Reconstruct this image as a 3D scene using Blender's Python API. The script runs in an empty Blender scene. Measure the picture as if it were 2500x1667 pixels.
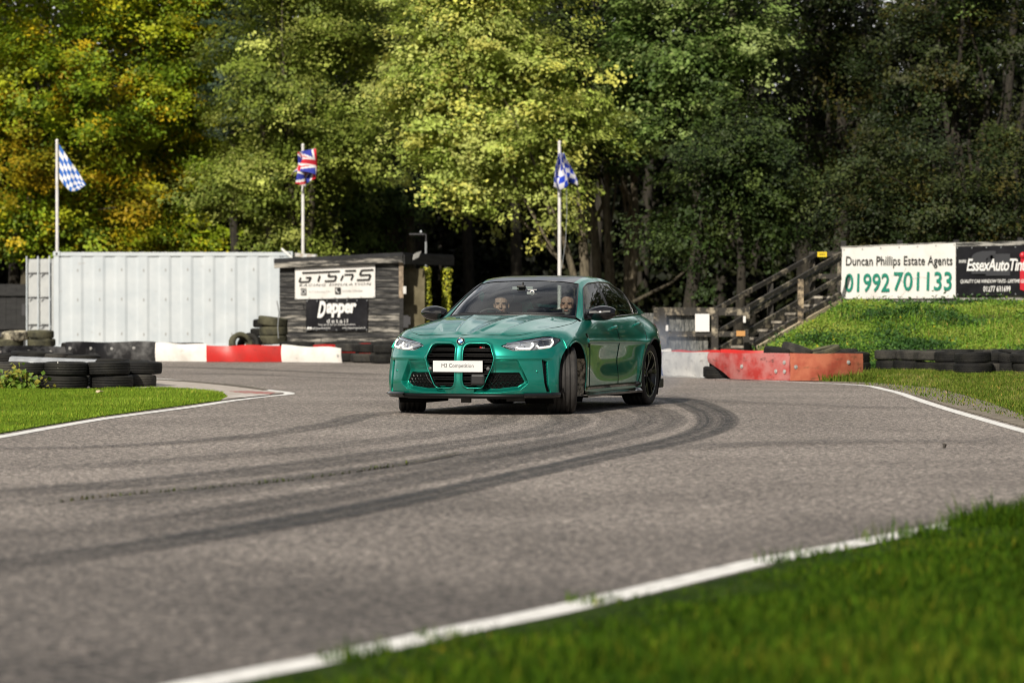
import bpy, bmesh, math, random
import numpy as np
from mathutils import Vector, Matrix, Euler

S = bpy.context.scene
C = S.collection
# ------------------------------------------------------------------ camera
F, HZ, CAMZ = 7000.0, 757.0, 1.04          # focal length in photo pixels, horizon row, lens height
TH = math.atan((833.5 - HZ) / F)
cam_d = bpy.data.cameras.new("camera"); cam = bpy.data.objects.new("camera", cam_d); C.objects.link(cam)
cam.location = (0, 0, CAMZ); cam.rotation_euler = (math.pi/2 - TH, 0, 0)
cam_d.sensor_width = 36; cam_d.lens = F/2500*36; cam_d.clip_start = .5; cam_d.clip_end = 2000
cam_d.dof.use_dof = True; cam_d.dof.focus_distance = 29.3; cam_d.dof.aperture_fstop = 2.7
S.camera = cam
# ------------------------------------------------------------------ sky and sun
SUN_EL, SUN_AZ = math.radians(36), math.radians(22)      # sun stands behind the lens, a little to the left
w = bpy.data.worlds.new("World"); S.world = w; w.use_nodes = True
nt = w.node_tree; bg = nt.nodes["Background"]
sky = nt.nodes.new("ShaderNodeTexSky"); sky.sky_type = 'NISHITA'; sky.sun_disc = False
sky.sun_elevation = SUN_EL; sky.sun_rotation = math.pi + SUN_AZ; sky.dust_density = 2.0
# broken cloud: whitish veils over the blue
tcw = nt.nodes.new("ShaderNodeTexCoord"); mpw = nt.nodes.new("ShaderNodeMapping"); mpw.inputs["Scale"].default_value = (1, 1, 2.2); mpw.inputs["Location"].default_value = (.35, .1, .0)
nw = nt.nodes.new("ShaderNodeTexNoise"); nw.inputs["Scale"].default_value = 2.6; nw.inputs["Detail"].default_value = 7; nw.inputs["Roughness"].default_value = .58
rw = nt.nodes.new("ShaderNodeValToRGB"); rw.color_ramp.elements[0].position = .47; rw.color_ramp.elements[1].position = .66
mw = nt.nodes.new("ShaderNodeMix"); mw.data_type = 'RGBA'; mw.inputs[7].default_value = (9.0, 8.9, 8.7, 1)
nt.links.new(tcw.outputs["Generated"], mpw.inputs[0]); nt.links.new(mpw.outputs[0], nw.inputs["Vector"]); nt.links.new(nw.outputs[0], rw.inputs[0])
nt.links.new(rw.outputs[0], mw.inputs[0]); nt.links.new(sky.outputs[0], mw.inputs[6]); # unseen bright cloud over the wood, added to brighten bonnet and screen reflections
sxw = nt.nodes.new("ShaderNodeSeparateXYZ"); nt.links.new(tcw.outputs["Generated"], sxw.inputs[0])
def rangew(sock, a, b, c, d):
    r = nt.nodes.new("ShaderNodeMapRange"); r.interpolation_type = 'SMOOTHSTEP'
    for i, v in enumerate((a, b, c, d)): r.inputs[i+1].default_value = v
    nt.links.new(sock, r.inputs[0]); return r.outputs[0]
def mulw(a, b):
    k = nt.nodes.new("ShaderNodeMath"); k.operation = 'MULTIPLY'; nt.links.new(a, k.inputs[0]); nt.links.new(b, k.inputs[1]); return k.outputs[0]
bank = mulw(mulw(rangew(sxw.outputs[1], .15, .6, 0, 1), rangew(sxw.outputs[2], .25, .95, 1, .25)), rangew(nw.outputs[0], .36, .56, .15, 1))
mw2 = nt.nodes.new("ShaderNodeMix"); mw2.data_type = 'RGBA'; mw2.inputs[7].default_value = (21, 21, 21, 1)
nt.links.new(bank, mw2.inputs[0]); nt.links.new(mw.outputs[2], mw2.inputs[6]); nt.links.new(mw2.outputs[2], bg.inputs[0]); bg.inputs[1].default_value = .05
sd = bpy.data.lights.new("sun", 'SUN'); sun = bpy.data.objects.new("sun", sd); C.objects.link(sun)
sd.energy = 5.0; sd.angle = math.radians(.6); sd.color = (1, .92, .79)
sun.rotation_euler = Vector((-math.sin(SUN_AZ)*math.cos(SUN_EL), -math.cos(SUN_AZ)*math.cos(SUN_EL), math.sin(SUN_EL))).to_track_quat('Z', 'Y').to_euler()
sun.location = (-20, -20, 30)
S.view_settings.view_transform = 'Standard'; S.view_settings.look = 'None'
S.view_settings.exposure = 0; S.view_settings.gamma = 1
S.cycles.filter_width = 1.05; S.cycles.max_bounces = 6; S.cycles.transparent_max_bounces = 12; S.cycles.use_denoising = True
S.cycles.caustics_reflective = False; S.cycles.caustics_refractive = False

rng = np.random.default_rng(7)
random.seed(7)

def ray(u, v):
    a, b = (u-1250)/F, (833.5-v)/F
    return Vector((a, math.cos(TH)+b*math.sin(TH), -math.sin(TH)+b*math.cos(TH)))
def at(u, v, Y):                     # photo pixel -> point at distance Y
    r = ray(u, v); t = Y/r.y
    return Vector((r.x*t, Y, CAMZ+r.z*t))
def gnd(u, v, z=0.0):                # photo pixel -> point on the ground
    r = ray(u, v); t = (z-CAMZ)/r.z
    return Vector((r.x*t, r.y*t, z))

# ------------------------------------------------------------------ materials
def nodes_of(name):
    m = bpy.data.materials.new(name); m.use_nodes = True
    t = m.node_tree; return m, t, t.nodes["Principled BSDF"], t.nodes.new, t.links.new
def mat(name, col, rough=.6, metal=0.0, var=.0, scale=6.0, bump=0.0, bscale=40.0, col2=None, spec=.5, coat=0.0, stretch=None, lo=.4, hi=.6):
    m, t, p, N, L = nodes_of(name)
    p.inputs["Roughness"].default_value = rough; p.inputs["Metallic"].default_value = metal
    p.inputs["Specular IOR Level"].default_value = spec; p.inputs["Coat Weight"].default_value = coat
    p.inputs["Coat Roughness"].default_value = .04
    c = (*col, 1); p.inputs["Base Color"].default_value = c
    tc = N("ShaderNodeTexCoord"); src = tc.outputs["Object"]
    if stretch:
        mp = N("ShaderNodeMapping"); mp.inputs["Scale"].default_value = stretch; L(src, mp.inputs[0]); src = mp.outputs[0]
    if var or col2:
        n = N("ShaderNodeTexNoise"); n.inputs["Scale"].default_value = scale; n.inputs["Detail"].default_value = 6; n.inputs["Roughness"].default_value = .65
        L(src, n.inputs["Vector"])
        r = N("ShaderNodeValToRGB"); L(n.outputs[0], r.inputs[0])
        r.color_ramp.elements[0].position = lo; r.color_ramp.elements[1].position = hi
        if col2: a, b = c, (*col2, 1)
        else: a, b = (*[x*(1-var) for x in col], 1), (*[min(1, x*(1+var)) for x in col], 1)
        r.color_ramp.elements[0].color = a; r.color_ramp.elements[1].color = b
        L(r.outputs[0], p.inputs["Base Color"])
    if bump:
        n2 = N("ShaderNodeTexNoise"); n2.inputs["Scale"].default_value = bscale; n2.inputs["Detail"].default_value = 4
        L(src, n2.inputs["Vector"]); b = N("ShaderNodeBump"); b.inputs["Strength"].default_value = bump; b.inputs["Distance"].default_value = .02
        L(n2.outputs[0], b.inputs["Height"]); L(b.outputs[0], p.inputs["Normal"])
    return m
def leaf_mat(name, trans=.35, spec=.35, rough=.55):
    m, t, p, N, L = nodes_of(name)
    a = N("ShaderNodeAttribute"); a.attribute_name = "tint"
    L(a.outputs["Color"], p.inputs["Base Color"]); p.inputs["Roughness"].default_value = rough; p.inputs["Specular IOR Level"].default_value = spec
    tr = N("ShaderNodeBsdfTranslucent"); L(a.outputs["Color"], tr.inputs[0])
    mx = N("ShaderNodeMixShader"); mx.inputs[0].default_value = trans
    L(p.outputs[0], mx.inputs[1]); L(tr.outputs[0], mx.inputs[2]); L(mx.outputs[0], t.nodes["Material Output"].inputs[0])
    return m

# ------------------------------------------------------------------ mesh helpers
def link(o, parent=None):
    C.objects.link(o)
    if parent: o.parent = parent
    return o
def tag(o, label=None, cat=None, group=None, kind=None):
    for k, v in (("label", label), ("category", cat), ("group", group), ("kind", kind)):
        if v: o[k] = v
    return o
def thing(name, label, cat, loc=(0, 0, 0), rz=0.0, group=None):
    o = bpy.data.objects.new(name, None); o.empty_display_size = .2
    o.location = loc; o.rotation_euler = (0, 0, rz); C.objects.link(o)
    return tag(o, label, cat, group)
def np_obj(name, V, Fc, m, parent=None, smooth=False, tint=None, midx=None, normals=None):
    """V (n,3); Fc (k,c) faces of one size c, or a list of such arrays"""
    me = bpy.data.meshes.new(name); V = np.asarray(V, np.float32)
    Fs = [np.asarray(f, np.int32) for f in (Fc if isinstance(Fc, (list, tuple)) else [Fc]) if len(f)]
    me.vertices.add(len(V)); me.vertices.foreach_set("co", V.ravel())
    loops = np.concatenate([f.ravel() for f in Fs]); tot = np.concatenate([np.full(len(f), f.shape[1], np.int32) for f in Fs])
    st = np.concatenate([[0], np.cumsum(tot)[:-1]]).astype(np.int32)
    me.loops.add(len(loops)); me.loops.foreach_set("vertex_index", loops)
    me.polygons.add(len(tot)); me.polygons.foreach_set("loop_start", st); me.polygons.foreach_set("loop_total", tot)
    for x in (m if isinstance(m, (list, tuple)) else [m]): me.materials.append(x)
    if midx is not None: me.polygons.foreach_set("material_index", np.asarray(midx, np.int32))
    me.polygons.foreach_set("use_smooth", np.full(len(tot), smooth, bool))
    if tint is not None:
        a = me.color_attributes.new("tint", 'FLOAT_COLOR', 'POINT')
        a.data.foreach_set("color", np.concatenate([tint, np.ones((len(V), 1))], 1).astype(np.float32).ravel())
    me.update(calc_edges=True); me.validate()
    if normals is not None: me.normals_split_custom_set_from_vertices([tuple(n) for n in normals])
    return link(bpy.data.objects.new(name, me), parent)
class MB:
    def __init__(s): s.v = []; s.f = []; s.m = []; s.sm = []
    def add(s, vs, fs, mi=0, smooth=False):
        o = len(s.v); s.v += [tuple(v) for v in vs]
        for f in fs: s.f.append([i+o for i in f]); s.m.append(mi); s.sm.append(smooth)
        return s
    def box(s, c, size, mi=0, M=None):
        hx, hy, hz = size[0]/2, size[1]/2, size[2]/2
        vs = [Vector((x*hx, y*hy, z*hz)) for x in (-1, 1) for y in (-1, 1) for z in (-1, 1)]
        vs = [(M @ v if M else v)+Vector(c) for v in vs]
        return s.add(vs, [(0, 1, 3, 2), (4, 6, 7, 5), (0, 4, 5, 1), (2, 3, 7, 6), (0, 2, 6, 4), (1, 5, 7, 3)], mi)
    def beam(s, a, b, wx, wz, mi=0, up=(0, 0, 1)):       # a rectangular bar from a to b
        a, b = Vector(a), Vector(b); d = b-a; L = d.length; d.normalize()
        u = Vector(up); x = d.cross(u)
        if x.length < 1e-4: x = d.cross(Vector((0, 1, 0)))
        x.normalize(); z = x.cross(d); M = Matrix((x, d, z)).transposed()
        return s.box((a+b)/2, (wx, L, wz), mi, M)
    def tube(s, pts, r, n=8, mi=0, cap=True, smooth=True):
        pts = [Vector(p) for p in pts]; k = len(pts); rs = r if hasattr(r, '__len__') else [r]*k
        vs = []; pu = None
        for i, p in enumerate(pts):
            d = (pts[min(i+1, k-1)]-pts[max(i-1, 0)]).normalized()
            if pu is None: pu = Vector((0, 0, 1)) if abs(d.z) < .9 else Vector((1, 0, 0))
            x = d.cross(pu).normalized(); y = x.cross(d).normalized(); pu = y
            vs += [p+(x*math.cos(2*math.pi*j/n)+y*math.sin(2*math.pi*j/n))*rs[i] for j in range(n)]
        fs = [(i*n+j, i*n+(j+1) % n, (i+1)*n+(j+1) % n, (i+1)*n+j) for i in range(k-1) for j in range(n)]
        s.add(vs, fs, mi, smooth)
        if cap: s.add(vs[:n], [tuple(range(n))], mi); s.add(vs[-n:], [tuple(range(n-1, -1, -1))], mi)
        return s
    def lathe(s, prof, n=32, mi=0, axis='z', c=(0, 0, 0), smooth=True, closed=False):
        vs = []; k = len(prof)
        for i in range(n):
            a = 2*math.pi*i/n
            for (r, h) in prof:
                x, y = r*math.cos(a), r*math.sin(a)
                v = (x, y, h) if axis == 'z' else ((x, h, y) if axis == 'y' else (h, x, y))
                vs.append((v[0]+c[0], v[1]+c[1], v[2]+c[2]))
        fs = [(i*k+j, ((i+1) % n)*k+j, ((i+1) % n)*k+(j+1) % k, i*k+(j+1) % k) for i in range(n) for j in range(k if closed else k-1)]
        return s.add(vs, fs, mi, smooth)
    def prism(s, poly, ex, ey, o, depth, mi=0):        # poly in 2-D laid on axes ex, ey from o and thickened along ex x ey
        ex, ey, o = Vector(ex), Vector(ey), Vector(o); nz = ex.cross(ey).normalized()*depth; k = len(poly)
        a = [o+ex*x+ey*y for x, y in poly]; vs = a+[p+nz for p in a]
        return s.add(vs, [tuple(range(k-1, -1, -1)), tuple(range(k, 2*k))]+[(i, (i+1) % k, (i+1) % k+k, i+k) for i in range(k)], mi)
    def grid(s, P, mi=0, smooth=True):                  # P[i][j] points
        a, b = len(P), len(P[0])
        return s.add([p for r in P for p in r], [(i*b+j, (i+1)*b+j, (i+1)*b+j+1, i*b+j+1) for i in range(a-1) for j in range(b-1)], mi, smooth)
    def build(s, name, m, parent=None, bevel=0.0):
        me = bpy.data.meshes.new(name); me.from_pydata(s.v, [], s.f)
        for x in (m if isinstance(m, (list, tuple)) else [m]): me.materials.append(x)
        me.polygons.foreach_set("material_index", s.m); me.polygons.foreach_set("use_smooth", s.sm)
        b = bmesh.new(); b.from_mesh(me); bmesh.ops.recalc_face_normals(b, faces=b.faces)
        b.to_mesh(me); b.free()
        o = link(bpy.data.objects.new(name, me), parent)
        if bevel:
            md = o.modifiers.new("bevel", 'BEVEL'); md.width = bevel; md.segments = 2; md.limit_method = 'ANGLE'
        return o
def text_mesh(body, width, height, bold=0.0, shear=0.0, space=1.0):
    cu = bpy.data.curves.new("t", 'FONT'); cu.body = body; cu.size = 1; cu.shear = shear; cu.offset = bold; cu.resolution_u = 3
    cu.space_character = space; cu.fill_mode = 'FRONT' if False else cu.fill_mode
    o = bpy.data.objects.new("t", cu); C.objects.link(o)
    dg = bpy.context.evaluated_depsgraph_get(); dg.update(); me = bpy.data.meshes.new_from_object(o.evaluated_get(dg))
    bpy.data.objects.remove(o); bpy.data.curves.remove(cu)
    V = np.empty(len(me.vertices)*3, np.float32); me.vertices.foreach_get("co", V); V = V.reshape(-1, 3)
    mn, mx = V.min(0), V.max(0)
    V[:, 0] = (V[:, 0]-mn[0])/(mx[0]-mn[0])*width; V[:, 1] = (V[:, 1]-mn[1])/(mx[1]-mn[1])*height
    fs = [list(p.vertices) for p in me.polygons]; bpy.data.meshes.remove(me)
    return V, fs
def put_text(name, body, o, ex, ez, width, height, m, parent, **kw):
    """flat lettering: lower left corner o, along unit ex, up unit ez"""
    V, fs = text_mesh(body, width, height, **kw); o, ex, ez = Vector(o), Vector(ex), Vector(ez)
    b = MB(); b.add([o+ex*float(v[0])+ez*float(v[1]) for v in V], fs)
    ob = b.build(name, m, parent); return ob
def ordinal(i): return ["first", "second", "third", "fourth", "fifth", "sixth", "seventh", "eighth", "ninth", "tenth", "eleventh", "twelfth", "thirteenth", "fourteenth"][i]
# ================================================================== the setting
def strip(name, pts, width, z, m, soft=False, parent=None):
    """a ribbon on the ground along points; with soft, UV x runs 0..1 across"""
    P = np.array([[p[0], p[1]] for p in pts]); seg = np.r_[0, np.cumsum(np.hypot(*np.diff(P, axis=0).T))]
    t = np.linspace(0, seg[-1], max(8, int(seg[-1]/.15))); Q = hermite(seg, P, t)
    d = np.gradient(Q, axis=0); d /= np.linalg.norm(d, axis=1)[:, None]+1e-9; nrm = np.stack([-d[:, 1], d[:, 0]], 1)
    wd = np.interp(t/seg[-1], np.linspace(0, 1, len(width)), width) if hasattr(width, '__len__') else np.full(len(t), width)
    A = Q+nrm*wd[:, None]/2; B = Q-nrm*wd[:, None]/2; n = len(t)
    V = np.zeros((2*n, 3)); V[:n, :2] = A; V[n:, :2] = B; V[:, 2] = z
    i = np.arange(n-1); fc = np.stack([i, i+n, i+n+1, i+1], 1)
    o = np_obj(name, V, fc, m, parent)
    if soft:
        uv = o.data.uv_layers.new(name="uv"); li = np.empty(len(o.data.loops), np.int32); o.data.loops.foreach_get("vertex_index", li)
        u = np.stack([(li >= n).astype(float), t[li % n]/seg[-1]], 1); uv.data.foreach_set("uv", u.astype(np.float32).ravel())
    o['kind'] = 'structure'
    return o
def hermite(k, P, t):
    k = np.asarray(k, float); P = np.asarray(P, float); h = np.diff(k); sh = (slice(None),)+(None,)*(P.ndim-1)
    d = np.diff(P, axis=0)/h[sh]; m = np.empty_like(P)
    m[1:-1] = (h[1:][sh]*d[:-1]+h[:-1][sh]*d[1:])/(h[1:]+h[:-1])[sh]
    m[0] = 1.5*d[0]-.5*m[1] if len(P) > 2 else d[0]; m[-1] = 1.5*d[-1]-.5*m[-2] if len(P) > 2 else d[-1]
    i = np.clip(np.searchsorted(k, t, 'right')-1, 0, len(h)-1); s = ((t-k[i])/h[i])[sh]; H = h[i][sh]
    return (1+2*s)*(1-s)**2*P[i]+s*(1-s)**2*H*m[i]+s*s*(3-2*s)*P[i+1]+s*s*(s-1)*H*m[i+1]
def fillpoly(name, pts, z, m, thick=.03, parent=None, kind='structure'):
    b = MB(); k = len(pts)
    vs = [(p[0], p[1], z) for p in pts]+[(p[0], p[1], z-thick) for p in pts]
    b.add(vs, [tuple(range(k))]+[(i, i+k, (i+1) % k+k, (i+1) % k) for i in range(k)])
    o = b.build(name, m, parent)
    me = o.data; bb = bmesh.new(); bb.from_mesh(me); bmesh.ops.triangulate(bb, faces=[f for f in bb.faces if len(f.verts) > 4]); bb.to_mesh(me); bb.free()
    if kind: o['kind'] = kind
    return o
def smooth_path(pts, n=60):
    P = np.array([[p[0], p[1]] for p in pts]); k = np.r_[0, np.cumsum(np.hypot(*np.diff(P, axis=0).T))]
    return hermite(k, P, np.linspace(0, k[-1], n))
def inpoly(x, y, poly):
    r = np.zeros(np.shape(x), bool); P = np.asarray(poly); j = len(P)-1
    for i in range(len(P)):
        xi, yi, xj, yj = *P[i][:2], *P[j][:2]
        r ^= ((yi > y) != (yj > y)) & (x < (xj-xi)*(y-yi)/(yj-yi+1e-12)+xi); j = i
    return r
# --- asphalt: grey chippings in dark binder, worn and patchy
m, t, p, N, L = nodes_of("asphalt"); M_ASPH = m
tc = N("ShaderNodeTexCoord")
vo = N("ShaderNodeTexVoronoi"); vo.inputs["Scale"].default_value = 58; L(tc.outputs["Object"], vo.inputs["Vector"])
n1 = N("ShaderNodeTexNoise"); n1.inputs["Scale"].default_value = .55; n1.inputs["Detail"].default_value = 5; L(tc.outputs["Object"], n1.inputs["Vector"])
n2 = N("ShaderNodeTexNoise"); n2.inputs["Scale"].default_value = 20; n2.inputs["Detail"].default_value = 5; n2.inputs["Roughness"].default_value = .75; L(tc.outputs["Object"], n2.inputs["Vector"])
sep = N("ShaderNodeSeparateColor"); L(vo.outputs["Color"], sep.inputs[0])
r1 = N("ShaderNodeValToRGB"); L(sep.outputs[0], r1.inputs[0])
r1.color_ramp.elements[0].color = (.084, .076, .069, 1); r1.color_ramp.elements[1].color = (.53, .464, .412, 1)
e = r1.color_ramp.elements.new(.55); e.color = (.250, .220, .197, 1)
r2 = N("ShaderNodeValToRGB"); L(n2.outputs[0], r2.inputs[0]); r2.color_ramp.elements[0].position = .40; r2.color_ramp.elements[1].position = .60
r2.color_ramp.elements[0].color = (.40, .40, .40, 1); r2.color_ramp.elements[1].color = (1.42, 1.42, 1.42, 1)
mx = N("ShaderNodeMix"); mx.data_type = 'RGBA'; mx.blend_type = 'MULTIPLY'; mx.inputs[0].default_value = 1; L(r1.outputs[0], mx.inputs[6]); L(r2.outputs[0], mx.inputs[7])
r3 = N("ShaderNodeValToRGB"); L(n1.outputs[0], r3.inputs[0]); r3.color_ramp.elements[0].position = .35; r3.color_ramp.elements[1].position = .65
r3.color_ramp.elements[0].color = (.80, .79, .78, 1); r3.color_ramp.elements[1].color = (1.1, 1.09, 1.08, 1)
mx2 = N("ShaderNodeMix"); mx2.data_type = 'RGBA'; mx2.blend_type = 'MULTIPLY'; mx2.inputs[0].default_value = 1; L(mx.outputs[2], mx2.inputs[6]); L(r3.outputs[0], mx2.inputs[7])
# vignette put into the colour: asphalt darkens towards the lens, edge broken by noise
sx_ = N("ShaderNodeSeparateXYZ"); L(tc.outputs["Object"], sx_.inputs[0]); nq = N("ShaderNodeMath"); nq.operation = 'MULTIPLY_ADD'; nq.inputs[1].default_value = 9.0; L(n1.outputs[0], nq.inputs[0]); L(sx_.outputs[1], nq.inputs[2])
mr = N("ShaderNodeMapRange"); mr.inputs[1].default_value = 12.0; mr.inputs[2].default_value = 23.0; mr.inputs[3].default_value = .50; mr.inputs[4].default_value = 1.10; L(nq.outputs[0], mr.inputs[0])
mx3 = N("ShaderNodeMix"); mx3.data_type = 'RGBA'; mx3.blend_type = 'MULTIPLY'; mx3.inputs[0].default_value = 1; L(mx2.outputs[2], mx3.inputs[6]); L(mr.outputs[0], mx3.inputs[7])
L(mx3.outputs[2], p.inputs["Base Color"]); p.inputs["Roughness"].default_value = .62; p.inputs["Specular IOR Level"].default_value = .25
bp = N("ShaderNodeBump"); bp.inputs["Strength"].default_value = .9; bp.inputs["Distance"].default_value = .012; L(vo.outputs["Distance"], bp.inputs["Height"]); L(bp.outputs[0], p.inputs["Normal"])

M_SOIL = mat("soil", (.055, .05, .028), .95, var=.5, scale=.8, bump=.5, bscale=8, col2=(.11, .085, .05), spec=.05)
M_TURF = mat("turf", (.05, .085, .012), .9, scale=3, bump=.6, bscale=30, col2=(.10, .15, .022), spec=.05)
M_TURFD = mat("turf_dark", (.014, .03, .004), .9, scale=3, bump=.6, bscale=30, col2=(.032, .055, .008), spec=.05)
M_LINE = mat("road_paint", (.56, .545, .52), .6, scale=9, col2=(.86, .85, .82), bump=.3, bscale=70, lo=.34, hi=.52)
M_DIRT = mat("gravel_dirt", (.12, .10, .07), .9, scale=7, col2=(.30, .26, .21), lo=.36, hi=.66, bump=.5, bscale=60)
M_CONC = mat("concrete", (.40, .35, .31), .8, scale=4, col2=(.52, .47, .42), bump=.3, bscale=50)

gp = MB(); gp.grid([[(x, y, -.06) for y in (-300, 0, 60, 120, 400)] for x in (-300, -60, 0, 60, 300)], smooth=False)
gp.build("ground", M_SOIL)['kind'] = 'structure'
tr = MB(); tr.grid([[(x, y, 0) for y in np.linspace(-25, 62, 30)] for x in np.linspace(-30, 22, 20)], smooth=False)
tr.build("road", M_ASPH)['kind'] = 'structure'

# --- painted edge lines
PX = lambda L, z=0: [gnd(u, v, z) for u, v in L]
near_line = PX([(330, 1712), (444, 1680), (621, 1644), (787, 1612), (953, 1576), (1119, 1539), (1285, 1506), (1506, 1456), (1700, 1410), (1896, 1364), (2015, 1342), (2159, 1314), (2287, 1289), (2500, 1242), (2750, 1196)])
strip("edge_line", near_line, .145, .004, M_LINE)
left_line = PX([(-260, 1108), (0, 1067), (122, 1045), (245, 1024), (367, 1007), (459, 995), (582, 976.5), (673, 966), (700, 963.5), (707, 960.5), (695, 957.5), (673, 955), (612, 947), (520, 936.7), (380, 924.5), (200, 912), (0, 900)])
strip("edge_line", left_line, .13, .004, M_LINE)
right_line = PX([(1610, 918.5), (1725, 923.5), (1883, 930), (1976, 934.5), (2058, 938), (2104, 941), (2155, 950), (2198, 960.5), (2232, 972.6), (2316, 1000), (2408, 1027), (2500, 1053), (2700, 1106), (2980, 1160), (3500, 1215), (4400, 1265)])
strip("edge_line", right_line, .12, .004, M_LINE)
# --- rubber skid marks laid on the asphalt
def soft_mat(name, col, alpha, sc=9.0):
    m, t, p, N, L = nodes_of(name); p.inputs["Base Color"].default_value = (*col, 1); p.inputs["Roughness"].default_value = .6
    u = N("ShaderNodeUVMap"); sx = N("ShaderNodeSeparateXYZ"); L(u.outputs[0], sx.inputs[0])
    r = N("ShaderNodeValToRGB"); L(sx.outputs[0], r.inputs[0]); cr = r.color_ramp
    cr.elements[0].color = (0, 0, 0, 1); cr.elements[1].color = (0, 0, 0, 1)
    for q, vv in ((.10, .75), (.32, .95), (.5, .55), (.70, 1.0), (.91, .8)): cr.elements.new(q).color = (vv, vv, vv, 1)
    r2 = N("ShaderNodeValToRGB"); L(sx.outputs[1], r2.inputs[0]); c2 = r2.color_ramp
    c2.elements[0].color = (0, 0, 0, 1); c2.elements[1].color = (0, 0, 0, 1); c2.elements.new(.06).color = (1, 1, 1, 1); c2.elements.new(.9).color = (1, 1, 1, 1)
    tc = N("ShaderNodeTexCoord"); n = N("ShaderNodeTexNoise"); n.inputs["Scale"].default_value = sc; n.inputs["Detail"].default_value = 6; L(tc.outputs["Object"], n.inputs["Vector"])
    rr = N("ShaderNodeMapRange"); rr.inputs[1].default_value = .3; rr.inputs[2].default_value = .62; rr.inputs[3].default_value = .35; L(n.outputs[0], rr.inputs[0])
    ms = N("ShaderNodeMapping"); ms.inputs["Scale"].default_value = (17, 2.2, 1); L(u.outputs[0], ms.inputs[0]); ns = N("ShaderNodeTexNoise"); ns.inputs["Scale"].default_value = 1; ns.inputs["Detail"].default_value = 5; L(ms.outputs[0], ns.inputs["Vector"])
    rs = N("ShaderNodeMapRange"); rs.inputs[1].default_value = .36; rs.inputs[2].default_value = .58; rs.inputs[3].default_value = .55; L(ns.outputs[0], rs.inputs[0])
    q = r.outputs[0]
    for o in (rr.outputs[0], r2.outputs[0], rs.outputs[0]):
        k = N("ShaderNodeMath"); k.operation = 'MULTIPLY'; L(q, k.inputs[0]); L(o, k.inputs[1]); q = k.outputs[0]
    k = N("ShaderNodeMath"); k.operation = 'MULTIPLY'; L(q, k.inputs[0]); k.inputs[1].default_value = alpha; L(k.outputs[0], p.inputs["Alpha"])
    return m
SK1, SK2, SK3 = soft_mat("rubber_strong", (.018, .017, .016), .88), soft_mat("rubber_mid", (.025, .023, .021), .55), soft_mat("rubber_faint", (.03, .028, .026), .36)
dz = lambda L: PX([(u*1.0629, v*1.0629) for u, v in L])
zc = lambda L: PX([(u/1.96, 960+v/1.96) for u, v in L])
zd = lambda L: PX([(1000+u/1.568, 940+v/1.568) for u, v in L])
skids = [
 (dz([(1500, 908), (1540, 914), (1608, 934), (1646, 958), (1636, 983), (1570, 1008), (1420, 1041), (1200, 1090), (900, 1155), (600, 1210), (300, 1258), (0, 1300), (-300, 1345)]), [.46, .5, .44, .40, .36, .34, .36, .40, .42], SK1),
 (dz([(1440, 930), (1500, 946), (1522, 962), (1490, 985), (1380, 1012), (1200, 1050), (950, 1100), (620, 1160), (300, 1208), (0, 1240)]), [.55, .5, .5, .5, .5, .55], SK2),
 (dz([(1360, 942), (1415, 957), (1430, 970), (1380, 992), (1200, 1030), (900, 1075), (600, 1110), (300, 1138), (0, 1160)]), [.4, .45, .5, .55], SK3),
 (dz([(1290, 950), (1310, 968), (1240, 992), (1050, 1020), (750, 1062), (420, 1100), (0, 1135), (-200, 1150)]), [.4, .45, .5, .6, .6], SK2),
 (dz([(1170, 950), (1130, 972), (980, 1000), (700, 1032), (350, 1062), (0, 1085)]), [.35, .4, .5, .5], SK3),
 (dz([(1000, 942), (900, 948), (760, 975), (600, 1000), (400, 1018), (200, 1028), (0, 1032), (-200, 1034)]), [.3, .35, .35, .3], SK2),
 (dz([(1330, 1002), (1130, 1040), (860, 1082), (560, 1122), (260, 1156), (0, 1180)]), [.5, .6, .55, .5], SK3),
 (dz([(360, 843), (480, 846), (640, 852), (800, 858), (905, 862)]), [.5, .6, .6, .5], SK2),
 (dz([(360, 856), (480, 859), (640, 864), (800, 870), (900, 874)]), [.5, .5], SK3),
 (dz([(1560, 912), (1700, 925), (1900, 932), (2100, 940)]), [.4, .5, .5], SK3),
 (dz([(1500, 1035), (1800, 1020), (2100, 1015), (2350, 1020)]), [.6, .7, .6], SK3),
]
for i, (P, wd, mm) in enumerate(skids): strip("skid_mark", P, [q*1.02 for q in wd], .005+.0007*i, mm, True)
# --- the open joint in the asphalt with grass in it
joint = zc([(-200, 560), (0, 545), (250, 524), (560, 490), (830, 468), (1050, 450), (1400, 418), (1750, 370), (1950, 342), (2200, 290)])
strip("asphalt_joint", joint, [.02, .014, .03, .016, .02, .026, .03], .015, mat("joint_dark", (.03, .03, .022), .95, col2=(.09, .085, .05), scale=9))
strip("asphalt_joint", zd([(930, 118), (985, 124), (1045, 127)]), .02, .0154, bpy.data.materials["joint_dark"])
strip("asphalt_joint", zc([(1080, 40), (1300, 42), (1600, 44), (1880, 38)]), .02, .0154, bpy.data.materials["joint_dark"])

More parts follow.
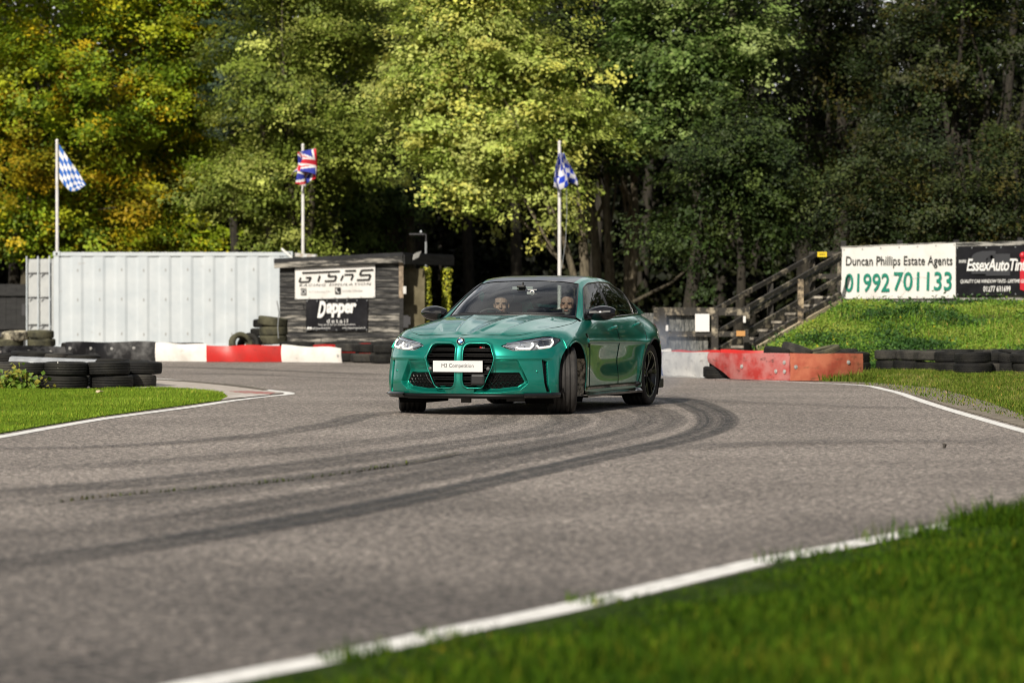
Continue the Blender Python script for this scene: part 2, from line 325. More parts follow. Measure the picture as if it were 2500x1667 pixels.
# --- grass
M_BLADE = leaf_mat("grass_blade", .25, .08, .8)
def lawn(name, poly, dens, h, hv, cols, label, z0=0.0, wd=.006, lean=.5, zf=None, tall=None, edge=None):
    ED = None if edge is None else np.array([[q[0], q[1]] for q in edge])
    P = np.array([[p[0], p[1]] for p in poly]); mn, mx = P.min(0), P.max(0)
    n = int(dens*np.prod(mx-mn)); xy = mn+rng.random((n, 2))*(mx-mn); xy = xy[inpoly(xy[:, 0], xy[:, 1], P)]; n = len(xy)
    cl = .6*np.sin(xy[:, 0]*3.1+xy[:, 1]*1.7)*np.sin(xy[:, 1]*2.3-xy[:, 0]*1.1)+.6*np.sin(xy[:, 0]*1.3-xy[:, 1]*.8+1)*np.sin(xy[:, 1]*.9+xy[:, 0]*.6); cl2 = np.sin(xy[:, 0]*9.1+2)*np.sin(xy[:, 1]*7.3)
    H = h*(1+hv*rng.normal(size=n))*(1+.35*cl+.2*cl2); H = np.clip(H, h*.25, h*2.6)
    if tall is not None: H = H*(1+tall*(rng.random(n) < .02))
    if ED is not None:
        dd = np.full(n, 9.0)
        for i in range(1, len(ED)):
            e = ED[i]-ED[i-1]; q = np.clip(((xy-ED[i-1]) @ e)/(e @ e), 0, 1); dd = np.minimum(dd, np.linalg.norm(xy-ED[i-1]-q[:, None]*e, axis=1))
        H = H*np.clip(.28+.72*dd/.7, .28, 1)
    a = rng.random(n)*2*math.pi; dx, dy = np.cos(a), np.sin(a); ln = rng.random(n)*lean*H
    z = np.full(n, z0) if zf is None else zf(xy[:, 0], xy[:, 1])
    base = np.stack([xy[:, 0], xy[:, 1], z-.01], 1); side = np.stack([-dy, dx, np.zeros(n)], 1)*wd*(.6+.8*rng.random(n))[:, None]
    mid = base+np.stack([dx*ln*.35, dy*ln*.35, H*.6], 1); tip = base+np.stack([dx*ln, dy*ln, H], 1)
    V = np.stack([base-side, base+side, mid+side*.7, mid-side*.7, tip], 1).reshape(-1, 3)
    i = np.arange(n)*5; q = np.stack([i, i+1, i+2, i+3], 1); tr3 = np.stack([i+3, i+2, i+4], 1)
    cols = np.array(cols); k = np.clip((rng.random(n)*.6+.4*(cl*.5+.5))*len(cols), 0, len(cols)-1).astype(int)
    tint = np.clip(cols[k]*(1+(.12 if name == 'grass' and cols.max() < .14 else .12)*rng.normal(size=(n, 1)))*(1+.26*cl[:, None]), .002, 1); st = rng.random(n) < .03; tint[st] = tint[st]*np.array([2.6, 1.5, 2.2]); tint = np.repeat(tint, 5, 0)
    o = np_obj(name, V, [q, tr3], M_BLADE, tint=tint)
    return tag(o, label, "grass", kind='stuff')
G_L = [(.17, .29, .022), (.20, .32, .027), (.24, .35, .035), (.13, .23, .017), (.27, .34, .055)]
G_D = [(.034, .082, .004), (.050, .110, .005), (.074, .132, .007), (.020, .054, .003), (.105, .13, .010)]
G_R = [(.10, .18, .02), (.14, .21, .025), (.19, .22, .04), (.08, .14, .015), (.24, .22, .08)]
off = [(p[0]+.125, p[1]-.06) for p in near_line]
near_poly = off+[(9, 14), (9, -4), (-2.2, -4)]
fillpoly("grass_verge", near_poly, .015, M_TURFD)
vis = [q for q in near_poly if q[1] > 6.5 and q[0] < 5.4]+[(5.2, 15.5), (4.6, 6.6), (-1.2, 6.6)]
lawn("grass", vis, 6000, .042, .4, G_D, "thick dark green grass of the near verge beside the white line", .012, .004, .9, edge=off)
EH = [q for q in off if q[1] > 13.2]; EH = [(p[0]-.10, p[1]+.06) for p in EH]+[(p[0]+.25, p[1]-.2) for p in EH[::-1]]
lawn('grass', EH, 5200, .075, .5, G_D, 'taller grass hiding the far end of the near white line', 0, .004, .9)
for u, v, w_, h_ in ((1925, 1368, .16, .075), (2010, 1348, .12, .05), (2195, 1318, .22, .10), (2260, 1302, .16, .09), (2330, 1290, .2, .07), (1480, 1462, .2, .045), (1120, 1545, .16, .05), (920, 1592, .2, .06), (860, 1604, .1, .045)):
    g = gnd(u, v); lawn("grass", [(g.x-w_, g.y-.10), (g.x+w_, g.y+.10), (g.x+w_+.1, g.y-.05), (g.x-w_*.4, g.y-.28)], 2200, h_*.6, .5, G_D, "longer grass tuft hanging over the white line of the near verge", .0, .004, 1.1)
isl = [tuple(p[:2]) for p in PX([(-260, 1100), (0, 1059), (122, 1038), (245, 1017.5), (367, 1001), (459, 989), (540, 978), (556, 970), (545, 962), (480, 953), (400, 948), (300, 950), (0, 950), (-260, 952)])]
fillpoly("grass_verge", isl, .008, M_TURF)
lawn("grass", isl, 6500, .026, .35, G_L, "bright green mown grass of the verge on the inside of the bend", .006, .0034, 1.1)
fillpoly("concrete_apron", PX([(540, 978), (640, 966.5), (690, 961), (668, 957), (600, 949), (520, 939.5), (380, 927.5), (330, 930), (330, 952), (400, 949), (480, 954), (545, 962), (556, 970)]), .012, M_CONC, .02)
M_KERBR = mat("worn_red_paint", (.36, .10, .09), .8, scale=14, col2=(.36, .30, .27), lo=.48, hi=.6)
M_KERBW = mat("worn_white_paint", (.62, .58, .54), .8, scale=14, col2=(.40, .36, .33), lo=.45, hi=.6)
fillpoly("painted_kerb", PX([(560, 958), (600, 957), (672, 961), (662, 964), (600, 962)]), .017, M_KERBR, .004)
fillpoly("painted_kerb", PX([(548, 974), (590, 965), (660, 966), (600, 972.5)]), .0175, M_KERBW, .004)
fillpoly("dirt_patch", PX([(380, 927), (470, 932.5), (560, 940), (620, 947.5), (655, 953.5), (640, 954.5), (560, 944), (480, 936), (400, 930.5), (380, 929.5)]), .0165, mat("edge_dirt", (.07, .06, .045), .95, scale=18, col2=(.16, .14, .11)), .004)
rv = [tuple(p[:2]) for p in PX([(1940, 928), (2002, 929.5), (2130, 934), (2283, 947), (2334, 959), (2420, 985), (2500, 1014), (2680, 1065), (2980, 1120), (3500, 1168), (3900, 1175), (3300, 905), (2500, 900), (2200, 896), (2060, 893), (1985, 900)])]
fillpoly("grass_verge", rv, .0085, M_TURF)
lawn("grass", rv, 3600, .034, .5, G_R, "sunlit grass of the verge in front of the long black tyre row", .006, .006, 1.0)
lawn("grass", [tuple(q[:2]) for q in PX([(1985, 930.5), (2050, 931.5), (2130, 934), (2140, 926), (2110, 925), (2050, 928), (2010, 929)])], 3600, .085, .5, G_R, "long grass growing up in front of the orange red barrier", .005, .006, 1.0)
fillpoly("dirt_patch", PX([(2050, 934.5), (2130, 936), (2283, 949), (2334, 961), (2420, 986), (2500, 1016), (2680, 1068), (2980, 1126), (3500, 1178), (4400, 1230), (4400, 1252), (3500, 1205), (2980, 1148), (2700, 1096), (2500, 1044), (2400, 1016), (2316, 993), (2232, 966), (2160, 946), (2110, 938.5)]), .010, M_DIRT, .008)
lawn("grass", [(p[0], p[1]) for p in [Vector((a.x+dx, a.y+dy, 0)) for a, (dx, dy) in zip(joint[2:9]+joint[2:9][::-1], [(0, .02)]*7+[(0, -.03)]*7)]], 3200, .02, .5, [(.14, .18, .03), (.1, .14, .02), (.12, .1, .04)], "sparse grass sprouting from the open joint in the asphalt", .005, .006, 1.0)

# --- earth bank on the right
def bank_h(x, y):
    x = np.asarray(x, float); y = np.asarray(y, float)
    a = np.clip((y-49.3)/6.6, 0, 1); b = np.clip((x-3.95-.05*(y-50))/2.15, 0, 1); a = a*a*(3-2*a)*.35+a*.65
    h = 1.145*np.minimum(a, b)+.04*np.sin(x*2.1+y)*np.sin(y*1.7)*np.minimum(a, b)
    u = 1250+F*x/y; return np.minimum(h, np.maximum(CAMZ+(757-849+(u-1849)*.589)*y/F-.15, -.05))      # falls away to the stone edging of the steps
gx, gy = np.meshgrid(np.linspace(3.6, 22, 90), np.linspace(49.0, 66, 70), indexing='ij')
V = np.stack([gx, gy, bank_h(gx, gy)-.03], -1).reshape(-1, 3); ii = np.arange(89)[:, None]*70+np.arange(69)[None]; ii = ii.ravel()
o = np_obj("bank", V, np.stack([ii, ii+70, ii+71, ii+1], 1), mat("bank_earth", (.07, .075, .02), .95, scale=2.5, col2=(.20, .15, .085), bump=.7, bscale=9, lo=.5, hi=.72), smooth=True); o['kind'] = 'structure'
def leaves_at(P, Nrm, size, tint, name, m, parent=None, asp=.6):
    n = len(P); r = rng.normal(size=(n, 3)); t = np.cross(Nrm, r); t /= np.linalg.norm(t, axis=1)[:, None]+1e-9; b = np.cross(Nrm, t)
    s = np.asarray(size)[:, None] if hasattr(size, '__len__') else size
    V = np.stack([P-t*s*.5, P+b*s*asp*.5-t*s*.08+Nrm*s*.08, P+t*s*.5, P-b*s*asp*.5-t*s*.08+Nrm*s*.08], 1).reshape(-1, 3)
    i = np.arange(n)*4
    return np_obj(name, V, np.stack([i, i+1, i+2, i+3], 1), m, parent, tint=np.repeat(np.clip(tint, .003, 1), 4, 0))
M_LEAF = leaf_mat("leaf", .3)
def unit(v): return v/(np.linalg.norm(v, axis=1)[:, None]+1e-9)
n = 120000; x = 4.3+rng.random(n)*9.4; y = 49.3+rng.random(n)*7.6; h = bank_h(x, y)
cl = np.sin(x*2.3+y*1.1)+np.sin(x*4.9-y*2.7)+.7*np.sin(y*6.1+x*.9)+rng.normal(size=n)*.5
keep = (h > .02) & ~((cl < -1.3) & (y > 54)) & ~((y > 55.6) & (rng.random(n) < .45)); x, y, h, cl = x[keep], y[keep], h[keep], cl[keep]; n = len(x)
pt_ = np.sin(x*1.15+y*.9+.6)*np.sin(y*1.25-x*.45)+.7*np.sin(x*2.9-y*1.6)*np.sin(y*2.6+x*.8)+.35*rng.normal(size=n)     # patches of different plants
bush = pt_ > .55
P = np.stack([x, y, h-.005+np.abs(rng.normal(size=n))*np.where(bush, .055, .022)*(1+.6*np.clip(cl, 0, 2))], 1)
cb = np.array([(.30, .38, .06), (.23, .36, .04), (.18, .32, .03), (.11, .23, .025), (.05, .13, .02), (.035, .095, .018)])
k = np.clip((.42+pt_*.42+rng.normal(size=n)*.10)*6, 0, 5).astype(int)
tint = cb[k]*(1+.15*rng.normal(size=(n, 1))); fl = (rng.random(n) < .010) & ~bush; tint[fl] = (.60, .50, .03)
tag(leaves_at(P, unit(rng.normal(size=(n, 3))*.6+[0, -.25, .9]), np.where(bush, .055, .034)+.03*rng.random(n), tint, "bank_weeds", M_LEAF), "tangle of low green weeds covering the slope below the banners", "weeds", kind='stuff')
lawn("grass", [(5.2, 53.5), (9.5, 51), (9.5, 55.2), (6.6, 55.0)], 420, .09, .6, [(.20, .33, .04), (.17, .31, .03), (.27, .32, .07), (.11, .24, .025)], "scattered long grass among the weeds of the slope", 0, .007, 1.2, zf=lambda a, b: bank_h(a, b))
lawn("grass", [(9.2, 49.4), (14, 49.4), (14, 53.5), (10.4, 53.2)], 900, .13, .4, G_R[:4], "long grass on the right end of the bank behind the tyre row", 0, .012, 1.0, zf=lambda a, b: bank_h(a, b))

# --- loose bits on the ground
def dead_leaf(u, v, sz, col, label):
    g_ = gnd(u, v); b = MB(); n_ = 9
    rim = [Vector((sz*math.cos(a)*(1+.25*math.cos(3*a)), sz*.7*math.sin(a), .012+.018*math.cos(2*a+1))) for a in np.linspace(0, 2*math.pi, n_)[:-1]]
    b.add([Vector((0, 0, .03))]+rim+[p-Vector((0, 0, .006)) for p in rim], [(0, i, i % 8+1) for i in range(1, 9)]+[(i, i+8, i % 8+9, i % 8+1) for i in range(1, 9)])
    o = b.build("fallen_leaf", mat("leaf_"+str(u), col, .7)); o.location = (g_.x, g_.y, .02); tag(o, label, "leaf", "fallen leaves")
dead_leaf(241, 962, .045, (.52, .42, .28), "pale beige fallen leaf on the grass inside the bend")
dead_leaf(2305, 1098, .016, (.03, .025, .02), "dark scrap lying alone on the asphalt")

lawn("grass", [tuple(q[:2]) for q in PX([(2070, 935.5), (2130, 937), (2283, 950), (2334, 962), (2420, 987), (2500, 1017), (2600, 1050), (2400, 1008), (2300, 984), (2220, 962), (2150, 944)])], 260, .025, .6, G_R, "thin grass tufts in the dirt beside the far white line", .010, .007, 1.2)
# ================================================================== trackside objects
# --- shipping container
M_CONT = mat("container_paint", (.50, .555, .60), .55, scale=1.5, col2=(.60, .645, .68), bump=.05, bscale=3, lo=.35, hi=.65)
M_CONTD = mat("container_door_paint", (.48, .50, .51), .55, scale=2, col2=(.56, .58, .58))
M_RUST = mat("rusty_edge", (.42, .36, .30), .8, scale=8, col2=(.66, .68, .68))
M_DGREY = mat("dark_grey", (.05, .05, .055), .7)
YC = 73.0; cl0 = at(132, 620, YC).x; LC = 6.06; CW = 2.44; CH = 2.52
ct = thing("shipping_container", "pale grey corrugated shipping container beside the black timber hut", "container", (cl0, YC, 0))
prof = []; x = .12; k = 0
while x < LC-.2:
    prof += [(x, 0), (x+.07, .026), (x+.28, .026), (x+.35, 0)]; x += .56; k += 1
prof = [(q, d) for q, d in prof if q < LC-.1]+[(LC-.1, 0)]
b = MB(); b.grid([[(q, d, z) for z in (.16, CH-.11)] for q, d in prof], smooth=False)
b.box((LC/2, CW, CH/2), (LC-.2, .03, CH-.2)); b.box((LC/2, CW/2, CH-.07), (LC-.1, CW-.1, .03)); b.box((LC-.03, CW/2, CH/2), (.04, CW-.2, CH-.2))
b.build("corrugated_wall", M_CONT, ct)
b = MB()
for xx in (.06, LC-.06):
    for yy in (.05, CW-.05): b.box((xx, yy, CH/2), (.14, .13, CH-.24))
for zz, hh in ((.08, .16), (CH-.06, .10)):
    for yy in (-.006, CW): b.box((LC/2, yy+.03, zz), (LC-.26, .07, hh))
    b.box((LC-.05, CW/2, zz), (.08, CW-.2, hh))
b.build("frame", M_CONT, ct, .008)
for xx in (.07, LC-.07):
    for zz in (.06, CH-.05):
        c = MB().box((xx, .05, zz), (.18, .17, .12)).build("corner_casting", M_CONT, ct, .01)
        MB().box((xx, -.036, zz), (.05, .012, .06)).build("lifting_hole", M_DGREY, c)
b = MB(); rp = []
for q in range(19): rp += [(.22+q*.30, 0), (.27+q*.30, .022), (.40+q*.30, .022), (.45+q*.30, 0)]
b.grid([[(q, y, CH-.012+d) for y in (.0, CW-.05)] for q, d in rp], smooth=False); b.build("roof_sheet", M_RUST, ct)
M_LASH = mat("lashing_grey", (.36, .37, .37), .6)
for j, zz in enumerate((.42, 1.30, 2.05)):
    for q in range(9): MB().box((.60+.56*q, .005, zz+.01*((q*7) % 3)), (.035, .02, .07)).build("lashing_ring", M_LASH, ct)
# open door leaf swung out to the left
dr = MB(); ang = math.radians(48); ex = Vector((-math.cos(ang), math.sin(ang)*.9, 0)); W = 1.16
def dpt(a, z, o=0): return Vector((-.02, .06, 0))+ex*a+Vector((-ex.y, ex.x, 0))*o+Vector((0, 0, z))
P = [[dpt(a, z, .03 if 0 else 0) for z in (.18, CH-.2)] for a in (0, W)]
dr.prism([(0, .16), (W, .16), (W, CH-.17), (0, CH-.17)], ex, (0, 0, 1), (-.03, .06, 0), .04)
door = dr.build("door_leaf", M_CONTD, ct)
b = MB(); nf = ex.cross(Vector((0, 0, 1))).normalized(); sgn = -1 if nf.y > 0 else 1
for a0, a1 in ((.1, .52), (.64, 1.06)):
    for z0, z1 in ((.3, .62), (.68, 1.32), (1.38, 1.95), (2.0, CH-.25)):
        b.prism([(a0, z0), (a1, z0), (a1, z1), (a0, z1)], ex, (0, 0, 1), Vector((-.03, .06, 0))+nf*sgn*.05, .012)
b.build("pressed_panel", M_CONTD, door)
b = MB()
for a in (.06, .58, 1.1): b.tube([Vector((-.03, .06, .1))+ex*a+nf*sgn*.08, Vector((-.03, .06, CH-.1))+ex*a+nf*sgn*.08], .02)
for a in (.3, .84):
    for zz in (.64, 1.35, 1.97): b.box(Vector((-.03, .06, zz))+ex*a+nf*sgn*.056, (.30, .03, .03), 1)
b.build("locking_rod", [M_CONT, M_DGREY], door)
b = MB().box(Vector((-.03, .06, 1.05))+ex*1.2+nf*sgn*.06, (.16, .1, .3)).build("lock_box", M_DGREY, door)
# dark fence beyond
M_BLKW = mat("black_timber", (.012, .012, .013), .75, scale=5, col2=(.03, .03, .03), bump=.3, bscale=25, stretch=(.4, .4, 4))
fx = at(-120, 700, 82).x; fn = thing("board_fence", "black vertical board fence standing beyond the pale container door", "fence", (fx, 82, 0))
b = MB()
for q in range(26): b.box((.15*q, .01*(q % 2), .98), (.146, .025, 1.6))
b.build("boards", M_BLKW, fn)
MB().box((1.9, -.05, .55), (4, .06, .12)).box((1.9, -.05, 1.5), (4, .06, .1)).build("rail", M_BLKW, fn)
MB().box((1.9, -.04, .2), (4.0, .03, .36)).build("gravel_board", M_DGREY, fn)

# --- black timber hut
M_HUT = mat("weathered_black_boards", (.016, .016, .017), .75, scale=3.0, col2=(.30, .285, .26), bump=.5, bscale=18, stretch=(.55, 1, 9), lo=.50, hi=.74)
M_HUTL = mat("peeling_boards", (.025, .025, .025), .8, scale=3.2, col2=(.46, .43, .38), bump=.5, bscale=20, stretch=(.8, 1, 6), lo=.44, hi=.64)
M_FELT = mat("roofing_felt", (.022, .023, .026), .85, bump=.3, bscale=30, var=.3, scale=3)
M_OLDP = mat("old_panel", (.10, .085, .045), .85, scale=1.8, col2=(.19, .165, .10), bump=.2, bscale=9)
YH = 66.0; hx0 = at(683, 700, YH).x; hx1 = at(979, 700, YH).x; HW = hx1-hx0
hut = thing("timber_hut", "black weatherboarded hut with flat felt roof and two banners on its wall", "hut", (hx0, YH, 0))
b = MB(); nb = 17; bh = 2.2/nb
for q in range(nb):
    z = .02+q*bh
    for s0, s1 in ((0, .55+.2*((q*5) % 4)), (.56+.2*((q*5) % 4), HW)) if q % 3 else ((0, HW),):
        b.prism([(-.005, 0), (-.032, .0), (-.012, bh), (.01, bh)], (0, 1, 0), (0, 0, 1), (s0, 0, z), (s1-s0-.004), 1 if q < 8 and (q*7) % 4 == 0 or q in (2, 4, 6) else 0)
for v in range(len(b.v)): pass
b.build("weatherboard_wall", [M_HUT, M_HUTL], hut)
MB().box((HW/2, 1.6, 1.1), (HW-.04, 3.1, 2.15)).build("wall_core", M_BLKW, hut)
MB().beam((HW+.005, -.02, 1.32), (HW+.005, -.02, 2.16), .10, .05, up=(0, 1, 0)).build("corner_board", mat("bare_wood", (.32, .25, .18), .8, var=.4, scale=9), hut)
MB().beam((HW+.01, -.03, .0), (HW+.01, -.03, 1.31), .09, .05, up=(0, 1, 0)).build("corner_post", M_BLKW, hut)
# roof: slightly pitched slab that carries on to the right as a canopy
zl, zr = 2.20, 2.335; rx0, rx1 = -.12, HW+.05; cx = at(1107, 640, YH+2.2).x-hx0
rf = MB(); 
def slab(p0, p1, p2, p3, t): 
    a = [Vector(p) for p in (p0, p1, p2, p3)]; return rf.add(a+[q-Vector((0, 0, t)) for q in a], [(0, 1, 2, 3), (7, 6, 5, 4), (0, 4, 5, 1), (1, 5, 6, 2), (2, 6, 7, 3), (3, 7, 4, 0)])
slab((rx0, -.16, zl+.02), (rx1, -.16, zr+.03), (cx, 2.2, zr+.02), (rx0, 3.4, zl+.02), .09)
rf.build("roof", M_FELT, hut)
MB().beam((rx0, -.13, zl-.105), (rx1-.01, -.13, zr-.105), .05, .19).build("fascia", M_HUTL, hut)
MB().beam((rx1+.02, -.13, zr-.13), (cx, 2.15, zr-.13), .05, .22).build("canopy_fascia", M_BLKW, hut)
MB().prism([(0, 0), (.16, .06), (.24, .2), (.12, .17), (.02, .12)], (.75, .6, 0), (0, 0, 1), (rx1+.22, .02, zr-.14), .02).build("torn_felt_flap", mat("torn_grey", (.45, .45, .43), .7), hut)
sp = MB(); sp.box((HW+.28, .55, 1.0), (.5, .05, 2.0)); sp.build("side_panel", M_OLDP, hut)
MB().box((HW+.07, .0, .78), (.2, .1, .28)).box((HW+.19, -.02, .8), (.06, .08, .18)).build("door_latch_box", M_DGREY, hut)
MB().box((HW+.085, -.04, 1.50), (.07, .06, .17)).build("switch_box", mat("white_plastic", (.7, .7, .68), .4), hut)
# ivy posts under the canopy
M_IVY = leaf_mat("ivy_leaf", .25)
for i, (u, lab) in enumerate(((1041, "ivy covered post nearest the hut under the canopy edge"), (1090, "ivy covered post farther from the hut at the canopy corner"))):
    p = at(u, 800, 66.75+.95*i); pt = thing("ivy_post", lab, "post", (p.x, p.y, 0), group="ivy clad canopy posts")
    MB().box((0, 0, 1.03), (.09, .09, 2.06)).build("post", M_BLKW, pt)
    n = 1300; z = .05+rng.random(n)*1.98; a = rng.random(n)*6.283; r = .06+.065*rng.random(n)*(1+.4*np.sin(z*7+i))
    P = np.stack([r*np.cos(a), r*np.sin(a), z], 1); cc = np.array([(.48, .50, .04), (.58, .55, .06), (.34, .38, .04), (.16, .2, .02)])[rng.integers(0, 4, n)]
    leaves_at(P, unit(np.stack([np.cos(a), np.sin(a), .5+0*a], 1)+rng.normal(size=(n, 3))*.35), .05+.03*rng.random(n), cc*(1+.2*rng.normal(size=(n, 1))), "ivy", M_IVY, pt, .8)
# lamp behind the hut roof
M_GALV = mat("galvanised_steel", (.45, .48, .5), .4, .6)
p = at(1040, 640, 69.5); lp = thing("floodlight", "small black floodlight on a grey pole above the hut canopy", "lamp", (p.x, p.y, 0))
MB().tube([(0, 0, 0), (0, 0, at(1040, 590, 69.5).z)], .028).build("pole", M_GALV, lp)
zt = at(1040, 578, 69.5).z
MB().box((-.22, 0, zt+.06), (.36, .2, .035)).tube([(0, 0, zt-.12), (0, 0, zt+.05), (-.1, 0, zt+.07)], .02).build("lamp_head", M_DGREY, lp, .01)
MB().lathe([(.0, .03), (.02, .024), (.03, 0), (.024, -.024), (0, -.03)], 12, 0, 'z', (-.12, -.05, zt+.12)).build("sensor", mat("sensor_white", (.6, .65, .7), .3), lp)
MB().add([(-.4, -.11, zt+.02), (-.05, -.11, zt+.02), (-.05, .09, zt+.02), (-.4, .09, zt+.02)], [(0, 1, 2, 3)]).build("lens", mat("lamp_lens", (.25, .24, .2), .3), lp)
# loose white pole and plank on the container's right end
p = at(697, 622, 72.5)
tag(MB().tube([at(688, 608, 72.6), at(714, 630, 72.2)], .03, 8).build("white_pipe", mat("white_pvc", (.75, .75, .73), .4)), "short white pipe leaning across the top right corner of the container", "pipe")
tag(MB().beam(at(722, 622, 71.0), at(772, 626, 70.4), .05, .09).build("roof_plank", M_RUST), "bare plank lying behind the top left edge of the hut roof", "plank")

# --- banners
M_WPVC = mat("white_pvc_banner", (.80, .79, .77), .45, scale=2.4, col2=(.68, .66, .63), bump=.25, bscale=4, lo=.46, hi=.74)
M_BPVC = mat("black_pvc_banner", (.008, .008, .011), .42, var=.3, scale=3, bump=.9, bscale=2.2, spec=.3)
M_BLKINK = mat("black_ink", (.012, .012, .012), .5); M_GREYINK = mat("faded_grey_ink", (.42, .41, .40), .5)
M_WINK = mat("white_ink", (.82, .82, .82), .5); M_GREEN = mat("green_ink", (.005, .22, .15), .5); M_PINK = mat("pale_pink_outline", (.70, .45, .42), .5)
def banner(name, label, c00, c10, c11, c01, m, sag=.015, thick=.012):
    """corners: lower left, lower right, upper right, upper left (world)"""
    c00, c10, c11, c01 = [Vector(c) for c in (c00, c10, c11, c01)]; ex = (c10-c00).normalized(); nrm = ex.cross((c01-c00).normalized()).normalized()
    P = []
    for i in range(25):
        a = i/24; row = []
        for j in range(13):
            q = j/12; pt = (c00*(1-a)+c10*a)*(1-q)+(c01*(1-a)+c11*a)*q
            row.append(pt+nrm*(sag*math.sin(a*11+q*2)*math.sin(q*3.1)*.5))
        P.append(row)
    b = MB(); b.grid(P); b.grid([[p-nrm*thick for p in r] for r in P])
    rim = [P[i][0] for i in range(25)]+[P[24][j] for j in range(1, 13)]+[P[i][12] for i in range(23, -1, -1)]+[P[0][j] for j in range(11, 0, -1)]
    k = len(rim); b.add(rim+[p-nrm*thick for p in rim], [(i, (i+1) % k, (i+1) % k+k, i+k) for i in range(k)])
    root = thing(name, label, "banner", c00)
    o = b.build("sheet", m, root); o.data.transform(Matrix.Translation(-c00))
    for i in range(7):
        for q in (.03, .97):
            b = MB(); a = .015+.97*i/6; pt = (c00*(1-a)+c10*a)*(1-q)+(c01*(1-a)+c11*a)*q; b.tube([pt-c00+nrm*.004, pt-c00+nrm*.016], .013, 6); b.build("eyelet", M_GALV, root)
    ez = (c01-c00).normalized()
    return root, (lambda a, q: ((c00*(1-a)+c10*a)*(1-q)+(c01*(1-a)+c11*a)*q)-c00+nrm*(.018+sag*.5)), ex, ez, nrm, (c10-c00).length, (c01-c00).length
zh = lambda x, y, Y: at(600+x/4.276, 560+y/4.276, Y)
yb = YH-.06
root, bp_, ex, ez, nrm, BW, BH = banner("banner", "white banner with slanted black racing lettering on the hut wall", zh(515, 730, yb), zh(1350, 712, yb), zh(1350, 365, yb), zh(515, 405, yb), M_WPVC, .008)
def bars(name, segs, m, root, P, th, slant=.25):          # segments in banner fractions, drawn as flat bars
    b = MB()
    for (x0, y0, x1, y1) in segs:
        a, c = P(x0, y0), P(x1, y1); b.beam(a, c, .006, th, up=(c-a).cross(Vector((0, 1, 0))))
    return b.build(name, m, root)
def glyph(x, w, ss):                                       # one angular letter; y 0..1 maps to banner .55-.86
    r = []
    for (a, b_, c, d) in ss: r.append((x+w*a+.022*b_, .55+.29*b_, x+w*c+.022*d, .55+.29*d))
    return r
seg = glyph(.05, .15, [(.05, 0, .8, 0), (.0, .0, .05, .5), (.8, 0, .9, .45), (.5, .45, .95, .45), (.1, 1, 3.25, 1)])
seg += glyph(.24, .09, [(.5, 0, .62, .62)])
seg += glyph(.37, .15, [(0, 0, .85, 0), (.85, 0, .9, .5), (.2, .5, .9, .5), (.2, .5, .28, .78)])
seg += glyph(.57, .16, [(0, 0, .12, .55), (.2, .6, .9, .6), (.9, .55, .8, 0), (.2, 1, 1.05, 1)])
seg += glyph(.77, .17, [(0, 0, .9, 0), (.9, 0, .95, .5), (.15, .5, .95, .5), (.15, .5, .22, 1), (.22, 1, 1.1, 1)])
bars("lettering", seg, M_BLKINK, root, bp_, .036)
put_text("lettering", "RACING SIMULATION", bp_(.05, .41), ex, ez, BW*.9, BH*.075, M_BLKINK, root, shear=.25, space=1.25)
put_text("lettering", "G.T.S Racing Sim", bp_(.17, .20), ex, ez, BW*.27, BH*.06, M_GREYINK, root)
put_text("lettering", "07500 270400", bp_(.59, .20), ex, ez, BW*.25, BH*.06, M_GREYINK, root)
b = MB(); s = .055
for px_ in (.105, .535): b.box(bp_(px_, .24), (.13, .004, .15))
ic = b.build("icon", M_BLKINK, root)
b = MB(); o0 = bp_(.105, .24)+nrm*.005; b.tube([o0+ex*(.04*math.cos(a))+ez*(.04*math.sin(a)) for a in np.linspace(0, 6.3, 16)], .007, 5)
b.tube([o0+ex*x+ez*y for x, y in ((-.055, -.06), (.055, -.06), (.055, .06), (-.055, .06), (-.055, -.06))], .005, 4)
o1 = bp_(.535, .24)+nrm*.005; b.tube([o1+ex*x+ez*y for x, y in ((-.03, .05), (-.035, .01), (-.01, -.035), (.03, -.045))], .013, 6)
b.build("icon_mark", M_WINK, ic)
root, bp_, ex, ez, nrm, BW, BH = banner("banner", "black banner with white handwritten style lettering low on the hut wall", zh(626, 1062, yb-.01), zh(1270, 1056, yb-.01), zh(1275, 730, yb-.01), zh(630, 737, yb-.01), M_BPVC, .03)
put_text("lettering", "D", bp_(.185, .42), ex, ez, BW*.14, BH*.55, M_WINK, root, bold=.05, shear=.35)
put_text("lettering", "apper", bp_(.33, .43), ex, ez, BW*.49, BH*.46, M_WINK, root, bold=.045, shear=.1, space=.92)
put_text("lettering", "detail", bp_(.34, .255), ex, ez, BW*.34, BH*.13, M_WINK, root, space=1.35)
put_text("lettering", "Your go-to for car cleaning products", bp_(.2, .165), ex, ez, BW*.60, BH*.07, M_WINK, root)
put_text("lettering", "@DapperDetailUK", bp_(.11, .05), ex, ez, BW*.29, BH*.075, M_WINK, root)
put_text("lettering", "www.dapperdetail.co.uk", bp_(.59, .05), ex, ez, BW*.38, BH*.075, M_WINK, root)
MB().lathe([(.0, 0), (.035, 0), (.035, .006), (0, .006)], 16, 0, 'y', bp_(.045, .085)).lathe([(.0, 0), (.035, 0), (.035, .006), (0, .006)], 16, 0, 'y', bp_(.08, .085)).build("icon", M_WINK, root)

